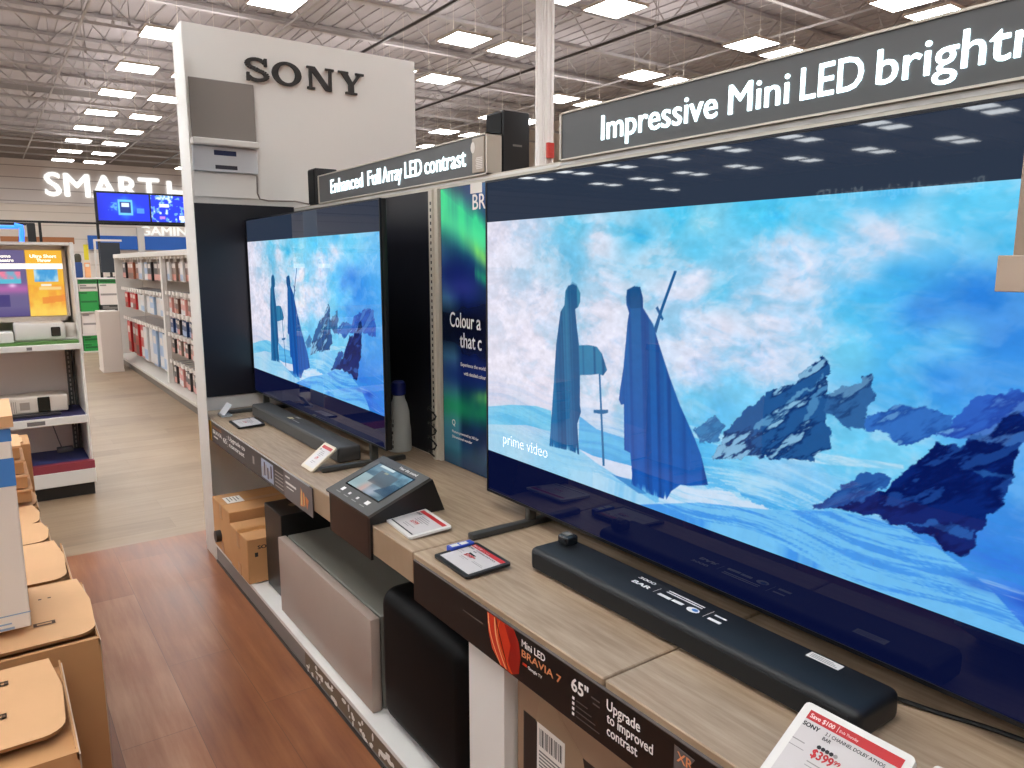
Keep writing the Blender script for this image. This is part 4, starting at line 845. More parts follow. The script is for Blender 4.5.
t, o = carton('smaller cardboard box in front of the larger one under the counter', 0.872, 3.30, 0.1045, 1.2, 3.585, 0.315)
b = MB(o); fr = F_front(0.9, 3.2999, 0.11); b.text(fr, 'SONY', 0.02, 0.155, 0.016, 0.085, bold=0.04); b.quad(fr, 0.005, 0.12, 0.02, 0.14); b.build('lettering', INKD, t)
t = thing('subwoofer', 'upright black box subwoofer between cartons and the grey one', 'subwoofer', (1.1, 3.15, 0.1)); o = (1.1, 3.15, 0.1)
b = MB(o); b.rbox(0.95, 3.04, 0.1045, 1.3, 3.27, 0.49, 0.004, 2); b.build('cabinet', mat('sub_black', (30, 30, 30), 0.4), t)
b = MB(o); b.prism([(0.022*math.cos(a*0.449), 0.015*math.sin(a*0.449)) for a in range(14)], 0, 0.0008, F_up(1.04, 3.16, 0.4905)); b.build('badge', mat('brass_badge', (120, 108, 80), 0.3, metal=0.5), t)
t = thing('subwoofer', 'wide subwoofer lying low with a brushed grey front panel', 'subwoofer', (1.1, 2.5, 0.1)); o = (1.1, 2.5, 0.1)
b = MB(o); b.rbox(0.951, 2.07, 0.1045, 1.36, 2.965, 0.428, 0.004, 2); b.build('cabinet', mat('sub_dark_grey', (112, 110, 102), 0.42), t)
b = MB(o); b.rbox(0.912, 2.066, 0.1045, 0.946, 2.97, 0.428, 0.0035, 2); b.build('front_panel', mat('brushed_warm_grey', (172, 154, 142), 0.45, metal=0.15, noise=0.05, nscale=8), t, smooth=True)
t = thing('subwoofer', 'tall black rounded subwoofer next to the white support panel', 'subwoofer', (1.1, 1.77, 0.1)); o = (1.1, 1.77, 0.1)
b = MB(o); b.rbox(0.922, 1.512, 0.12, 1.28, 2.03, 0.562, 0.055, 6); b.build('cabinet', mat('sub_gloss_black', (4, 4, 5), 0.55, spec=0.15), t, smooth=True)
b = MB(o); b.rbox(0.985, 1.58, 0.1045, 1.22, 1.92, 0.13, 0.008, 2); b.build('foot_plate', BLACK, t)
t = thing('television_carton', 'dark printed television carton with barcode label under the counter', 'box', (1.15, 0.6, 0.1)); o = (1.15, 0.6, 0.1)
b = MB(o); b.rbox(0.95, -0.5, 0.1045, 1.2, 1.318, 0.632, 0.004, 1); b.build('body', mat('brown_carton', (150, 122, 98), 0.7), t)
fr = F_aisle(0.9495, 1.318, 0.1045)
b = MB(o); b.quad(fr, 0.028, 0.02, 1.8, 0.41, 0.0, 0); b.prism([(0.075, 0.41), (0.10, 0.505), (0.24, 0.41), (0.27, 0.30), (0.2, 0.3)], -0.0002, 0.0003, fr, 1); b.prism([(0.27, 0.24), (0.38, 0.33), (0.5, 0.36), (0.62, 0.3), (0.56, 0.2), (0.36, 0.16)], 0, 0.0003, fr, 1); b.prism([(0.24, 0.3), (0.27, 0.27), (0.27, 0.1), (0.25, 0.1)], 0.0001, 0.0005, fr, 2)
b.build('printed_face', [mat('carton_dark_print', (36, 26, 22), 0.5), mat('carton_tan_print', (150, 124, 98), 0.6), mat('carton_cream_print', (200, 184, 170), 0.6)], t)
b = MB(o); b.quad(fr, 0.082, 0.275, 0.182, 0.41, 0.0012, 0)
for k in range(16): b.quad(fr, 0.09+0.0054*k, 0.355, 0.0915+0.0054*k+0.0012*(k*7 % 3), 0.398, 0.0015, 1)
for k in range(7): b.quad(fr, 0.09, 0.285+0.009*k, 0.17-0.012*(k*5 % 3), 0.2895+0.009*k, 0.0015, 2)
b.build('label', [PAPER, INKD, INKG], t)['label'] = 'white barcode label'
# ================================================================== cartons stacked along the left side of the aisle
def flap_carton(label, x0, x1, y0, y1, z, fx1, fy0, fy1, marks=(), tilt=0.012, sleeve=True):
    """open display carton: body with a cut lid lying loosely on top"""
    o = ((x0+x1)/2, (y0+y1)/2, 0.0); t = thing('cardboard_carton', label, 'box', o, 'cartons along the left aisle')
    b = MB(o); b.box(x0, y0, 0.0, x1, y1, z-0.03); b.box(x0, y0, z-0.03, x1, y0+0.012, z-0.012); b.box(x1-0.004, y0, z-0.03, x1, y1, z-0.014); b.build('body', CARDSHADE, t)
    b = MB(o); b.box(x1-0.001, y0+0.004, 0.0, x1+0.003, y1-0.004, z-0.02 if sleeve else z-0.03); b.build('liner', mat('pale_card_liner', (204, 182, 158), 0.7), t)['label'] = 'pale outer sleeve edge'
    r = 0.045; pts = [(x0, fy0), (fx1-r, fy0)]
    for k in range(1, 6): a = math.pi/2*k/5; pts.append((fx1-r+r*math.sin(a), fy0+r-r*math.cos(a)))
    pts += [(fx1+0.006, fy0+(fy1-fy0)*0.55), (fx1-0.012, fy1), (x0, fy1)]
    b = MB(o); n = len(pts); tt = lambda p: z-0.004 + tilt*(p[1]-fy0)/(fy1-fy0)
    b.add([(p[0], p[1], tt(p)-0.007) for p in pts]+[(p[0], p[1], tt(p)) for p in pts], [tuple(range(n, 2*n))], 0); k0 = len(b.v)-2*n
    b.add([(p[0], p[1], tt(p)-0.007) for p in pts]+[(p[0], p[1], tt(p)-0.0001) for p in pts], [tuple(range(n))[::-1]] + [(i, (i+1) % n, n+(i+1) % n, n+i) for i in range(n)], 1)
    for (mx, my, l, w) in marks:
        zz = tt((mx, my+w))+0.0016
        if w < 0.012: b.add([(mx, my, zz), (mx+l, my, zz), (mx+l, my+w, zz), (mx, my+w, zz)], [(0,1,2,3)], 2)
        else:
            for a0 in (0, w-0.006): b.add([(mx, my+a0, zz), (mx+l, my+a0, zz), (mx+l, my+a0+0.006, zz), (mx, my+a0+0.006, zz)], [(0,1,2,3)], 2)
            for a0 in (0, l-0.008): b.add([(mx+a0, my, zz), (mx+a0+0.008, my, zz), (mx+a0+0.008, my+w, zz), (mx+a0, my+w, zz)], [(0,1,2,3)], 2)
    b.build('lid', [CARD, CARDEDGE, mat('staple_brown', (96, 66, 44), 0.7)], t)
    return t
flap_carton('open brown carton with cut lid at the bottom left corner', -0.5, 0.074, 1.60, 2.03, 0.60, 0.062, 1.68, 2.01, ((-0.055, 1.93, 0.022, 0.02), (-0.09, 1.79, 0.05, 0.022)))
flap_carton('large brown carton with marked lid under the white blue-banded box', -0.5, 0.168, 2.095, 2.52, 0.60, 0.1665, 2.125, 2.5, ((0.05, 2.395, 0.008, 0.008), (0.073, 2.395, 0.008, 0.008), (0.03, 2.225, 0.05, 0.022)))
flap_carton('brown carton directly behind the white blue-banded box', -0.5, 0.146, 2.545, 2.93, 0.60, 0.136, 2.56, 2.91)
flap_carton('brown carton third behind the white box, with pale top', -0.5, 0.118, 2.95, 3.17, 0.60, 0.113, 2.955, 3.15)
flap_carton('low brown carton in front of the tall folded carton', -0.5, 0.102, 3.18, 3.42, 0.60, 0.099, 3.185, 3.4)
flap_carton('brown carton at the foot of the tall folded carton', -0.5, 0.106, 3.43, 3.68, 0.60, 0.102, 3.435, 3.66)
t, o = carton('tall narrow brown carton standing at the back of the left row', -0.3, 3.80, 0.0, 0.112, 4.02, 0.775, CARDSHADE, None, False, 'cardboard_carton')
b = MB(o); b.prism([(-0.3, 3.79), (0.07, 3.79), (0.085, 3.81), (0.085, 3.92), (-0.3, 3.92)], 0.778, 0.785); b.build('lid', CARD, t)
for k in range(4):   # stacked trays of card behind the white box
    z0 = 0.6125 + 0.06*k; x1 = 0.088-0.008*k
    t = thing('card_tray', ['lowest brown card tray beside the tall carton', 'second lowest brown card tray beside the tall carton', 'third brown card tray up beside the tall carton', 'topmost brown card tray beside the tall carton'][k], 'tray', (-0.1, 3.55, z0), 'stacked card trays')
    oo = (-0.1, 3.55, z0); b = MB(oo); b.box(-0.3, 3.44, z0, x1, 3.68, z0+0.045); b.build('body', CARDSHADE, t)
    b = MB(oo); b.box(-0.3, 3.432, z0+0.045, x1+0.006, 3.68, z0+0.054); b.build('lid', CARD, t)
t = thing('tall_white_box', 'tall white box with blue printed bands on the brown cartons', 'box', (-0.2, 2.35, 0.618)); o = (-0.2, 2.35, 0.618)
b = MB(o); b.rbox(-0.5, 2.2, 0.6185, 0.026, 2.48, 1.15, 0.004, 2); b.build('body', mat('white_box_card', (244, 232, 218), 0.5, noise=0.03, nscale=5), t)
b = MB(o); fr = F_front(-0.5, 2.1995, 0.6)
b.quad(fr, 0.0, 0.398, 0.527, 0.47, 0.0, 0); b.quad(fr, 0.0, 0.513, 0.527, 0.545, 0.0, 0); b.quad(fr, 0.0, 0.058, 0.527, 0.061, 0.0002, 1); b.quad(fr, 0.43, 0.022, 0.49, 0.028, 0.0002, 1); b.quad(fr, 0.43, 0.036, 0.485, 0.04, 0.0002, 1)
b.prism([(0.36+0.05*math.cos(a*0.5236), 0.2+0.03*math.sin(a*0.5236)) for a in range(12)], 0.0, 0.0003, fr, 2)
for k in range(3): b.quad(fr, 0.3+0.05*k, 0.42, 0.338+0.05*k, 0.435, 0.0004, 1)
b.build('printed_bands', [BLUEP, mat('pale_blue_ink', (150, 176, 206), 0.5), mat('faint_grey_ink', (190, 184, 178), 0.5)], t)
b = MB(o); b.box(-0.5, 2.19, 1.1503, 0.034, 2.49, 1.178); b.build('card_lid', CARD, t)['label'] = 'brown card lid on top'

# ================================================================== projector end display on the left
EY = 5.63; t = thing('end_display', 'white shelf end display with lit purple and yellow panels', 'shelf', (0.0, EY, 0)); o = (0.0, EY, 0); XL, XR = -0.75, 0.515; BK = 6.08
b = MB(o); b.rbox(XR-0.018, EY+0.03, 0.2, XR, BK+0.02, 1.69, 0.004, 1); b.build('side_panel', WHITE, t); b = MB(o); b.box(XL, EY+0.03, 0.2, XL+0.018, BK+0.02, 1.69); b.build('side_panel', WHITE, t)
b = MB(o); b.box(XL, BK, 0.1, XR-0.018, BK+0.02, 1.66); b.build('back_panel', mat('pinkish_grey_panel', (238, 226, 218), 0.6), t)
b = MB(o); b.box(XL, EY+0.02, 0, XR-0.005, BK, 0.09); b.build('kick_base', mat('kick_black', (28, 26, 24), 0.5), t)
b = MB(o); b.rbox(XL, EY-0.02, 0.09, XR+0.006, BK, 0.187, 0.003, 1); b.build('base_shelf', WHITE, t)
b = MB(o); b.box(XL, EY-0.018, 0.1875, XR+0.004, EY+0.04, 0.24, 0); b.box(XL, EY+0.04, 0.1875, XR-0.02, BK, 0.24, 1); b.build('base_mat', [mat('wine_mat', (142, 52, 64), 0.6), mat('navy_mat', (46, 54, 104), 0.6)], t)
b = MB(o); b.rbox(XL, EY, 0.50, XR-0.012, BK, 0.552, 0.003, 1); b.quad(F_front(0.16, EY-0.0005, 0.512), 0, 0, 0.1, 0.026, 0, 1); b.box(XL, EY+0.02, 0.552, XR-0.02, BK, 0.557, 2); b.build('shelf', [WHITE, INKG, mat('indigo_mat', (54, 52, 100), 0.6)], t)
b = MB(o); b.rbox(XL, EY, 0.995, XR-0.012, BK, 1.035, 0.003, 1); b.box(XL, EY+0.015, 1.035, XR-0.02, BK, 1.052, 1); b.quad(F_front(0.2, EY-0.0005, 1.004), 0, 0, 0.03, 0.02, 0, 2); b.build('shelf', [WHITE, mat('green_mat', (88, 130, 64), 0.7), INKG], t)
for zz0, zz1 in ((0.24, 0.5), (0.557, 0.995)):
    b = MB(o); b.box(XR-0.075, BK-0.03, zz0, XR-0.045, BK, zz1, 0); b.box(XR-0.04, BK-0.03, zz0, XR-0.022, BK, zz1, 0)
    for k in range(int((zz1-zz0)/0.032)): b.box(XR-0.064, BK-0.0305, zz0+0.012+0.032*k, XR-0.056, BK-0.03, zz0+0.03+0.032*k, 1)
    b.build('slotted_upright', [mat('upright_grey', (82, 80, 76), 0.5, metal=0.3), mat('slot_pale', (170, 166, 158), 0.6)], t)
LB = 5.93
b = MB(o); b.box(XL, LB+0.01, 1.17, XR-0.03, LB+0.06, 1.66, 0)
for a in ((XL, 1.645, XR-0.03, 1.67), (XL, 1.17, XR-0.03, 1.2), (0.466, 1.17, XR-0.03, 1.67)): b.box(a[0], LB-0.012, a[1], a[2], LB+0.012, a[3], 0)
b.box(XL, EY+0.1, 1.672, XR-0.02, BK, 1.69, 1); b.build('header_frame', [mat('beige_frame', (206, 192, 178), 0.5), WHITE], t)
def panel(kind):
    def fn(u, v):
        n = fbm(u, v, 5, 6, 4, 71+kind)
        if kind == 0:
            c = np.zeros(u.shape+(3,)) + np.array((246, 186, 60.)); c = mix(c, (250, 206, 84), np.clip((v-0.55)*3, 0, 1)); c = mix(c, (240, 150, 60), (v > 0.52)*np.clip(n*3-1.2, 0, 1)*0.7)
            c = mix(c, (238, 140, 60), (np.abs(v-0.76+0.06*(u-.5)) < 0.05)*(u > 0.35)*0.8); c = mix(c, (254, 214, 96), np.clip((v-0.82)*9, 0, 1)*0.8)
            tv = (np.abs(u-0.52) < 0.33)*(np.abs(v-0.385) < 0.095); c = mix(c, (70, 160, 220), tv); c = mix(c, (190, 225, 240), tv*np.clip(n*3-1.2, 0, 1)); c = mix(c, (250, 240, 220), (np.abs(u-0.5) < 0.14)*(np.abs(v-0.53) < 0.02))
            c = mix(c, (250, 226, 170), (np.abs(u-0.6) < 0.3)*(np.abs(v-0.58) < 0.025)*0.7)
        elif kind == 1:
            c = np.zeros(u.shape+(3,)) + np.array((108, 98, 142.)); c = mix(c, (186, 104, 172), np.exp(-((v-0.58)/0.07)**2)*0.9); c = mix(c, (60, 52, 116), (np.abs(u-0.3) < 0.2)*(np.abs(v-0.76) < 0.09)*0.8)
            tv = (np.abs(u-0.42) < 0.42)*(np.abs(v-0.41) < 0.09); c = mix(c, (90, 190, 215), tv); c = mix(c, (236, 130, 160), tv*(v < 0.43)*np.clip(n*4-1.5, 0, 1)); c = mix(c, (240, 190, 235), np.exp(-((u-0.6)/0.1)**2-((v-0.53)/0.03)**2)); c = mix(c, (70, 58, 120), np.clip((v-0.85)*6, 0, 1)*0.7)
        else:
            c = np.zeros(u.shape+(3,)) + np.array((206, 228, 244.)); c = mix(c, (60, 130, 196), np.exp(-((u-0.55)/0.3)**2)*(v > 0.35)*np.clip((v-0.35)*6, 0, 1))
        return c
    return art_grid(50, 90, fn)
PANELM = attr_mat('lit_panel', 0.95, 0.3)
for k, (x0, x1) in enumerate(((0.256, 0.464), (0.046, 0.252), (-0.7, 0.0))): art_sheet('lit_panel', F_front(x0, LB-0.001-EY, 1.205), x1-x0, 0.435, panel(k), PANELM, t)
b = MB(o); fr = F_front(0, LB-0.004, 0); PGL = mat('panel_glow_ink', (255, 250, 240), 0.5, emit=(255, 250, 240), strength=1.0)
b.quad(fr, 0.03, 1.518, 0.464, 1.553, 0.0, 0); b.text(fr, 'Ultra Short', 0.282, 1.592, 0.02, 0.15, h=0.0, bold=0.04); b.text(fr, 'Throw', 0.318, 1.565, 0.02, 0.08, h=0.0, bold=0.04); b.text(fr, 'Home', 0.10, 1.592, 0.02, 0.075, h=0, bold=0.04); b.text(fr, 'Theatre', 0.09, 1.565, 0.02, 0.1, h=0, bold=0.04)
b.build('panel_lettering', PGL, t)
# projectors and odds on the end display
t = thing('projector', 'wide white projector on the green mat under the lit panels', 'projector', (0.29, 5.83, 1.0525)); o = (0.29, 5.83, 1.0525)
b = MB(o); b.rbox(0.148, 5.72, 1.058, 0.43, 5.93, 1.17, 0.012, 3); b.rbox(0.13, 5.73, 1.0535, 0.5, 5.92, 1.066, 0.004, 2); b.build('body', mat('projector_white', (222, 216, 210), 0.4), t, smooth=True)
b = MB(o); b.rbox(0.348, 5.712, 1.08, 0.402, 5.722, 1.142, 0.006, 2); b.build('lens_window', mat('lens_dark', (52, 48, 44), 0.15), t)
b = MB(o); b.lathe([(0.04, 0.0), (0.044, 0.03), (0.044, 0.075), (0.036, 0.09), (0.03, 0.094)], (0.462, 5.80, 1.066), 20); b.build('speaker_dome', mat('projector_pale', (214, 204, 196), 0.4), t, smooth=True)
t = thing('projector', 'small white box-shaped projector at the left edge on the green mat', 'projector', (0.06, 5.78, 1.0525)); o = (0.06, 5.78, 1.0525)
b = MB(o); b.rbox(-0.06, 5.68, 1.0535, 0.14, 5.84, 1.12, 0.006, 2); b.build('body', mat('projector_bright', (232, 228, 224), 0.4), t)
b = MB(o); b.lathe([(0.02, 0), (0.02, 0.006)], (0.0, 5.76, 1.12), 14); b.build('button', GREY, t)
t = thing('projector', 'cream projector with a dark square lens on the middle shelf', 'projector', (0.22, 5.86, 0.557)); o = (0.22, 5.86, 0.557)
b = MB(o); b.rbox(0.03, 5.76, 0.572, 0.41, 5.98, 0.685, 0.014, 3); b.build('body', mat('projector_cream', (220, 208, 194), 0.45), t, smooth=True)
b = MB(o); b.rbox(0.235, 5.752, 0.578, 0.305, 5.764, 0.678, 0.004, 1); b.tube([(0.27, 5.754, 0.628), (0.27, 5.748, 0.628)], 0.024, 16); b.build('lens', mat('lens_green_black', (34, 40, 36), 0.12), t)
b = MB(o); b.quad(F_front(0.135, 5.7595, 0.6), 0, 0, 0.055, 0.05, 0.0005)
for k in range(7): b.box(0.045+0.011*k, 5.7585, 0.585, 0.049+0.011*k, 5.7605, 0.66)
b.build('vents', mat('vent_taupe', (168, 152, 138), 0.6), t)
b = MB(o); b.rbox(0.06, 5.70, 0.5585, 0.36, 5.96, 0.573, 0.004, 1); b.build('tray', mat('tray_dark', (48, 46, 52), 0.4), t)['label'] = 'dark stand tray'
t = thing('power_adapter', 'small grey power adapter with cable on the blue bottom shelf', 'power adapter', (0.36, 5.99, 0.241)); o = (0.36, 5.99, 0.241)
b = MB(o); b.rbox(0.33, 5.96, 0.2415, 0.43, 6.02, 0.275, 0.006, 2); b.build('block', mat('adapter_grey', (96, 94, 98), 0.5), t)
b = MB(o); b.tube([(0.36, 6.0, 0.27), (0.345, 6.05, 0.33), (0.325, 6.07, 0.42), (0.32, 6.07, 0.5)], 0.004, 6); b.build('cable', mat('cable_grey', (110, 106, 104), 0.5), t, smooth=True)

# ================================================================== accessory rack beyond the aisle
t = thing('accessory_rack', 'white peg rack of hanging accessories beyond the white partition', 'rack', (1.95, 10.2, 0)); o = (1.95, 10.2, 0); GX0, GY0, GY1 = 1.70, 7.6, 13.4
b = MB(o); b.box(2.14, GY0, 0.1, 2.17, GY1, 1.7); b.build('back_panel', mat('rack_back', (176, 164, 152), 0.6), t)
b = MB(o); b.box(GX0+0.02, GY0, 0, 2.17, GY1, 0.085); b.build('kick_base', mat('rack_kick', (104, 92, 82), 0.5), t)
b = MB(o); b.rbox(GX0, GY0, 0.085, 2.14, GY1, 0.125, 0.004, 1); b.build('base_shelf', mat('rack_shelf', (196, 188, 178), 0.5), t)
b = MB(o); b.rbox(GX0+0.05, GY0, 1.64, 2.16, GY1, 1.70, 0.004, 1); b.build('top_rail', WHITE2, t)
for y, wd in ((GY1-0.05, 0.05), (9.66, 0.09), (8.0, 0.06)):
    b = MB(o); b.box(GX0+0.06, y, 0.125, GX0+0.11 if wd > 0.07 else 2.14, y+wd, 1.64); b.build('divider', WHITE2, t)
def rail(y0, y1, z):
    b = MB(o); b.box(1.80, y0, z, 1.815, y1, z+0.012); k = 0; y = y0+0.05
    while y < y1-0.05:
        b.box(1.77, y, z-0.004, 1.798, y+0.075, z+0.04, 1); b.tube([(1.80, y+0.037, z+0.006), (2.14, y+0.037, z+0.02)], 0.004, 4); y += 0.2
    b.build('peg_rail', [STEEL, mat('price_flag', (228, 220, 212), 0.5)], t)
rows_far = ((1.615, 0.27), (1.165, 0.26), (0.72, 0.5)); rows_near = ((1.615, 0.25), (1.2, 0.22), (0.955, 0.2), (0.71, 0.2), (0.385, 0.24))
for z, h in rows_far: rail(9.8, 12.98, z)
for z, h in rows_near: rail(8.06, 9.62, z)
PK = {'copper': (160, 92, 66), 'brown': (92, 60, 50), 'white': (206, 202, 200), 'pale blue': (150, 172, 200), 'charcoal': (50, 46, 48), 'red': (186, 34, 36), 'dark red': (120, 26, 30), 'navy': (32, 56, 100), 'pink': (206, 140, 130), 'taupe': (130, 112, 100)}
far_cols = [['charcoal', 'copper', 'copper', 'brown', 'white', 'pale blue', 'charcoal', 'charcoal', 'taupe'], ['red', 'red', 'red', 'white', 'white', 'white', 'pale blue', 'white', 'white'], ['red', 'dark red', 'red', 'red', 'white', 'white', 'pale blue', 'pale blue', 'white']]
near_cols = [['white', 'brown', 'taupe', 'brown', 'white', 'brown', 'taupe', 'pink', 'white'], ['pink', 'taupe', 'brown', 'pink', 'pink', 'taupe', 'brown', 'charcoal', 'taupe'], ['navy', 'navy', 'charcoal', 'navy', 'navy', 'navy', 'charcoal', 'navy', 'navy'], ['charcoal', 'pink', 'taupe', 'pink', 'charcoal', 'taupe', 'pink', 'taupe', 'charcoal'], ['charcoal', 'pink', 'pink', 'charcoal', 'charcoal', 'taupe', 'charcoal', 'pink', 'charcoal']]
ROWN = {0: ['top row of the far bay', 'middle row of the far bay', 'bottom row of the far bay'], 1: ['top row of the near bay', 'second row of the near bay', 'third row of the near bay', 'fourth row of the near bay', 'bottom row of the near bay']}
NTH = 'first second third fourth fifth sixth seventh eighth ninth'.split()
packmesh = {}
def pack(label, x, y, z, w, h, col, band):
    m1 = mat('pack_'+col.replace(' ', '_'), PK[col], 0.35); m2 = mat('pack_'+band.replace(' ', '_'), PK[band], 0.35); key = (w, h, col, band)
    if key not in packmesh:
        b = MB(); b.rbox(-0.02, -w/2, -h, 0.012, w/2, -0.03, 0.004, 1, mi=0); b.box(-0.003, -w*0.22, -0.035, 0.003, w*0.22, 0.012, 2)
        b.box(-0.0215, -w*0.44, -h*0.95, -0.02, w*0.44, -h*0.68, 1); b.box(-0.0215, -w*0.3, -h*0.4, -0.02, w*0.3, -h*0.2, 2)
        ob = b.build('hanging_pack', [m1, m2, mat('pack_header', (216, 206, 198), 0.5)], loc=(x, y, z)); packmesh[key] = ob
    else: ob = packmesh[key].copy(); COL.objects.link(ob); ob.location = (x, y, z)
    tag(ob, label, 'hanging pack', 'packs hanging on the accessory rack')
for bay, (rows, cols, y1, st) in enumerate(((rows_far, far_cols, 12.8, 0.345), (rows_near, near_cols, 9.53, 0.175))):
    for r, (z, h) in enumerate(rows):
        for k, c in enumerate(cols[r]):
            band = {'red': 'dark red', 'white': 'pale blue', 'pale blue': 'white', 'navy': 'pale blue', 'charcoal': 'pink', 'taupe': 'pink', 'pink': 'white', 'brown': 'copper', 'copper': 'brown', 'dark red': 'red'}[c]
            if k % 2 and c in ('white', 'red'): band = 'white'
            pack('%s hanging pack, %s from the far end, %s' % (c, NTH[k], ROWN[bay][r]), 1.83 + 0.02*(k % 2), y1-st*k, z-0.01, (0.27 if bay == 0 else 0.14), h, c, band)
b = MB((1.455, 12.2, 0)); b.rbox(1.335, 12.05, 0.0, 1.60, 12.5, 0.877, 0.006, 2); b.box(1.33, 12.045, 0, 1.605, 12.5, 0.03)
tag(b.build('end_panel_box', mat('warm_white_box', (206, 192, 180), 0.5)), 'plain white upright box at the far end of the accessory rack', 'box')

# ================================================================== green game shelf and displays behind
t = thing('game_shelf', 'white shelf of green boxes between the end display and accessory rack', 'shelf', (1.7, 15.2, 0)); o = (1.7, 15.2, 0)
b = MB(o)

for z in (0.0, 0.30, 0.70, 1.285):
    b = MB(o); b.box(1.36, 15.0, z, 2.06, 15.5, z+0.02); b.build('shelf', WHITE2, t)
b = MB(o); b.box(1.36, 15.48, 0, 2.06, 15.5, 1.3); b.box(1.36, 15.0, 0, 1.375, 15.5, 1.31); b.build('frame', WHITE2, t)
GR = mat('game_green', (44, 150, 70), 0.4); GRD = mat('game_green_dark', (26, 104, 50), 0.4)
def gbox(label, x0, x1, z0, z1, main, band):
    oo = ((x0+x1)/2, 15.2, z0); b = MB(oo); b.rbox(x0, 15.04, z0, x1, 15.4, z1, 0.004, 1, mi=0); zc = (z0+z1)/2
    b.box(x0+0.02, 15.038, zc-0.02, x1-0.02, 15.04, zc+0.015, 1); b.box(x0+0.02, 15.037, z1-0.04, x0+0.12, 15.04, z1-0.015, 1)
    tag(b.build('game_box', [main, band]), label, 'box', 'boxes on the game shelf')
GW = mat('game_white', (222, 210, 202), 0.5); GG = mat('game_grey', (150, 140, 136), 0.5)
gbox('green strip-like box at the top left of the game shelf', 1.39, 1.68, 1.205, 1.284, GR, GRD); gbox('green strip-like box at the top right of the game shelf', 1.70, 2.02, 1.205, 1.284, GR, GRD)
gbox('white box under the top left green box of the game shelf', 1.39, 1.68, 1.075, 1.203, GW, GG); gbox('tall green box in the upper left of the game shelf', 1.39, 1.68, 0.722, 1.073, GR, GRD)
gbox('white patterned box in the upper right of the game shelf', 1.70, 2.02, 0.83, 1.203, GW, GG); gbox('dark low box under the white patterned box on the game shelf', 1.72, 2.02, 0.722, 0.828, mat('game_dark', (58, 56, 54), 0.5), GREY)
gbox('white box on the middle tier of the game shelf', 1.39, 1.68, 0.322, 0.69, GW, GG); gbox('green box on the bottom tier of the game shelf', 1.39, 1.68, 0.021, 0.16, GR, GRD); gbox('upper green box on the bottom tier of the game shelf', 1.39, 1.68, 0.162, 0.295, GR, GRD)
t = thing('display_monitor', 'dark monitor on a stand on top of the game shelf', 'monitor', (1.95, 15.3, 1.311)); o = (1.95, 15.3, 1.311)
b = MB(o); b.rbox(1.79, 15.26, 1.40, 2.12, 15.30, 1.93, 0.008, 2); b.build('panel', mat('monitor_dark', (44, 50, 58), 0.3), t); b = MB(o); b.rbox(1.88, 15.2, 1.3105, 2.02, 15.38, 1.325, 0.004, 1); b.box(1.93, 15.29, 1.32, 1.97, 15.32, 1.5); b.build('stand', DGREY, t)
b = MB(o); b.box(1.70, 15.22, 1.95, 2.15, 15.25, 1.985); b.box(1.70, 15.22, 1.55, 1.735, 15.25, 1.95); b.box(1.70, 15.22, 1.3105, 1.715, 15.25, 1.56); b.build('white_bracket', WHITE2, t)
b = MB((1.57, 15.2, 1.311)); b.box(1.535, 15.2, 1.62, 1.605, 15.215, 1.89); b.box(1.565, 15.205, 1.3105, 1.575, 15.215, 1.63, 1); b.box(1.535, 15.19, 1.3105, 1.61, 15.23, 1.32, 1)
tag(b.build('yellow_sign', [mat('sign_yellow', (222, 204, 40), 0.5), WHITE2]), 'small yellow sign card standing on the game shelf', 'sign')
b = MB((1.56, 15.1, 1.311)); b.rbox(1.515, 15.1, 1.3105, 1.605, 15.16, 1.575, 0.006, 1); b.box(1.53, 15.098, 1.5, 1.59, 15.1, 1.55, 1)
tag(b.build('orange_box', [mat('peach_box', (236, 168, 116), 0.5), PAPER]), 'peach orange box on the game shelf below the yellow sign', 'box')
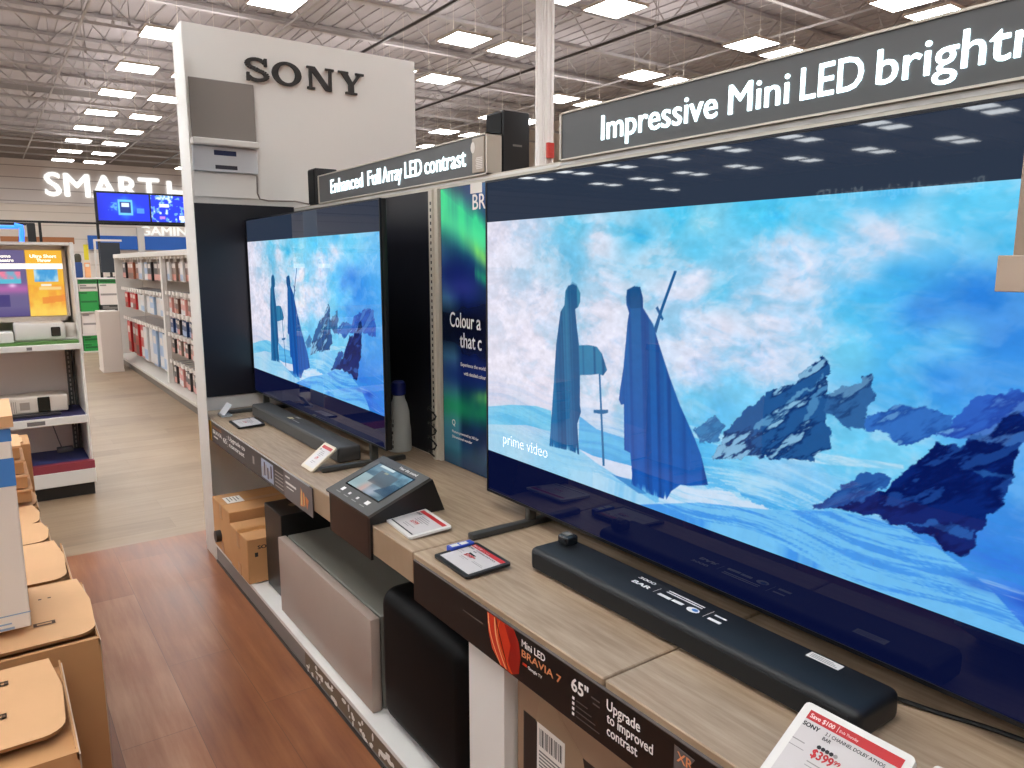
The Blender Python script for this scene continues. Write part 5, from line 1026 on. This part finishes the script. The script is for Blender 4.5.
b = MB((1.43, 15.3, 1.311)); b.rbox(1.37, 15.25, 1.3105, 1.50, 15.36, 1.58, 0.02, 3); b.lathe([(0.05, 1.58), (0.06, 1.63), (0.055, 1.7), (0.03, 1.73)], (1.44, 15.3, 0), 14, 1)
tag(b.build('blue_speaker', [mat('item_blue', (36, 70, 130), 0.5), mat('item_dark', (60, 58, 44), 0.6)], smooth=True), 'blue and dark upright gadget at the left end of the game shelf', 'gadget')

# ================================================================== the opposite side of the aisle, seen only in the glass
t = thing('opposite_sign', 'header sign mirrored in the top of the big screen', 'sign', (-2.3, 2.6, 0)); o = (-2.3, 2.6, 0)
b = MB(o); b.box(-2.36, 0.5, 0, -2.3, 4.6, 1.9); b.build('back_board', BOARD, t)
b = MB(o); b.box(-2.34, 1.2, 1.92, -2.27, 4.4, 2.2); b.build('face', mat('sign_face', (84, 84, 84), 0.38), t)
b = MB(o); b.text(F_plus(-2.268, 2.05, 1.985), 'Bigger and brighter Mini LED', 0, 0, 0.075, 1.08, bold=0.012); b.build('lettering', GLOWT, t)

# ================================================================== camera, light, view
F_ = 742.0
cam = bpy.data.cameras.new('camera'); cam.sensor_width = 36.0; cam.lens = F_/1024*36; cam.clip_start = 0.05; cam.clip_end = 200
co = bpy.data.objects.new('camera', cam); COL.objects.link(co); SC.camera = co
yaw = math.atan(533.6/math.hypot(F_, 120)); pit = math.atan(120/F_)
fh = Vector((math.sin(yaw), math.cos(yaw), 0)); fw = fh*math.cos(pit) - Vector((0,0,1))*math.sin(pit); rt = Vector((math.cos(yaw), -math.sin(yaw), 0)); up = rt.cross(fw)
co.matrix_world = Matrix(((rt.x, up.x, -fw.x, 0), (rt.y, up.y, -fw.y, 0), (rt.z, up.z, -fw.z, 1.55), (0,0,0,1)))
w = bpy.data.worlds.new('world'); SC.world = w; w.use_nodes = True
w.node_tree.nodes['Background'].inputs['Color'].default_value = (0.8, 0.78, 0.75, 1); w.node_tree.nodes['Background'].inputs['Strength'].default_value = 0.3
SC.view_settings.view_transform = 'Standard'; SC.view_settings.look = 'None'; SC.view_settings.gamma = 1.0; SC.view_settings.use_curve_mapping = False
SC.view_settings.exposure = 0.08
SC.cycles.use_light_tree = True
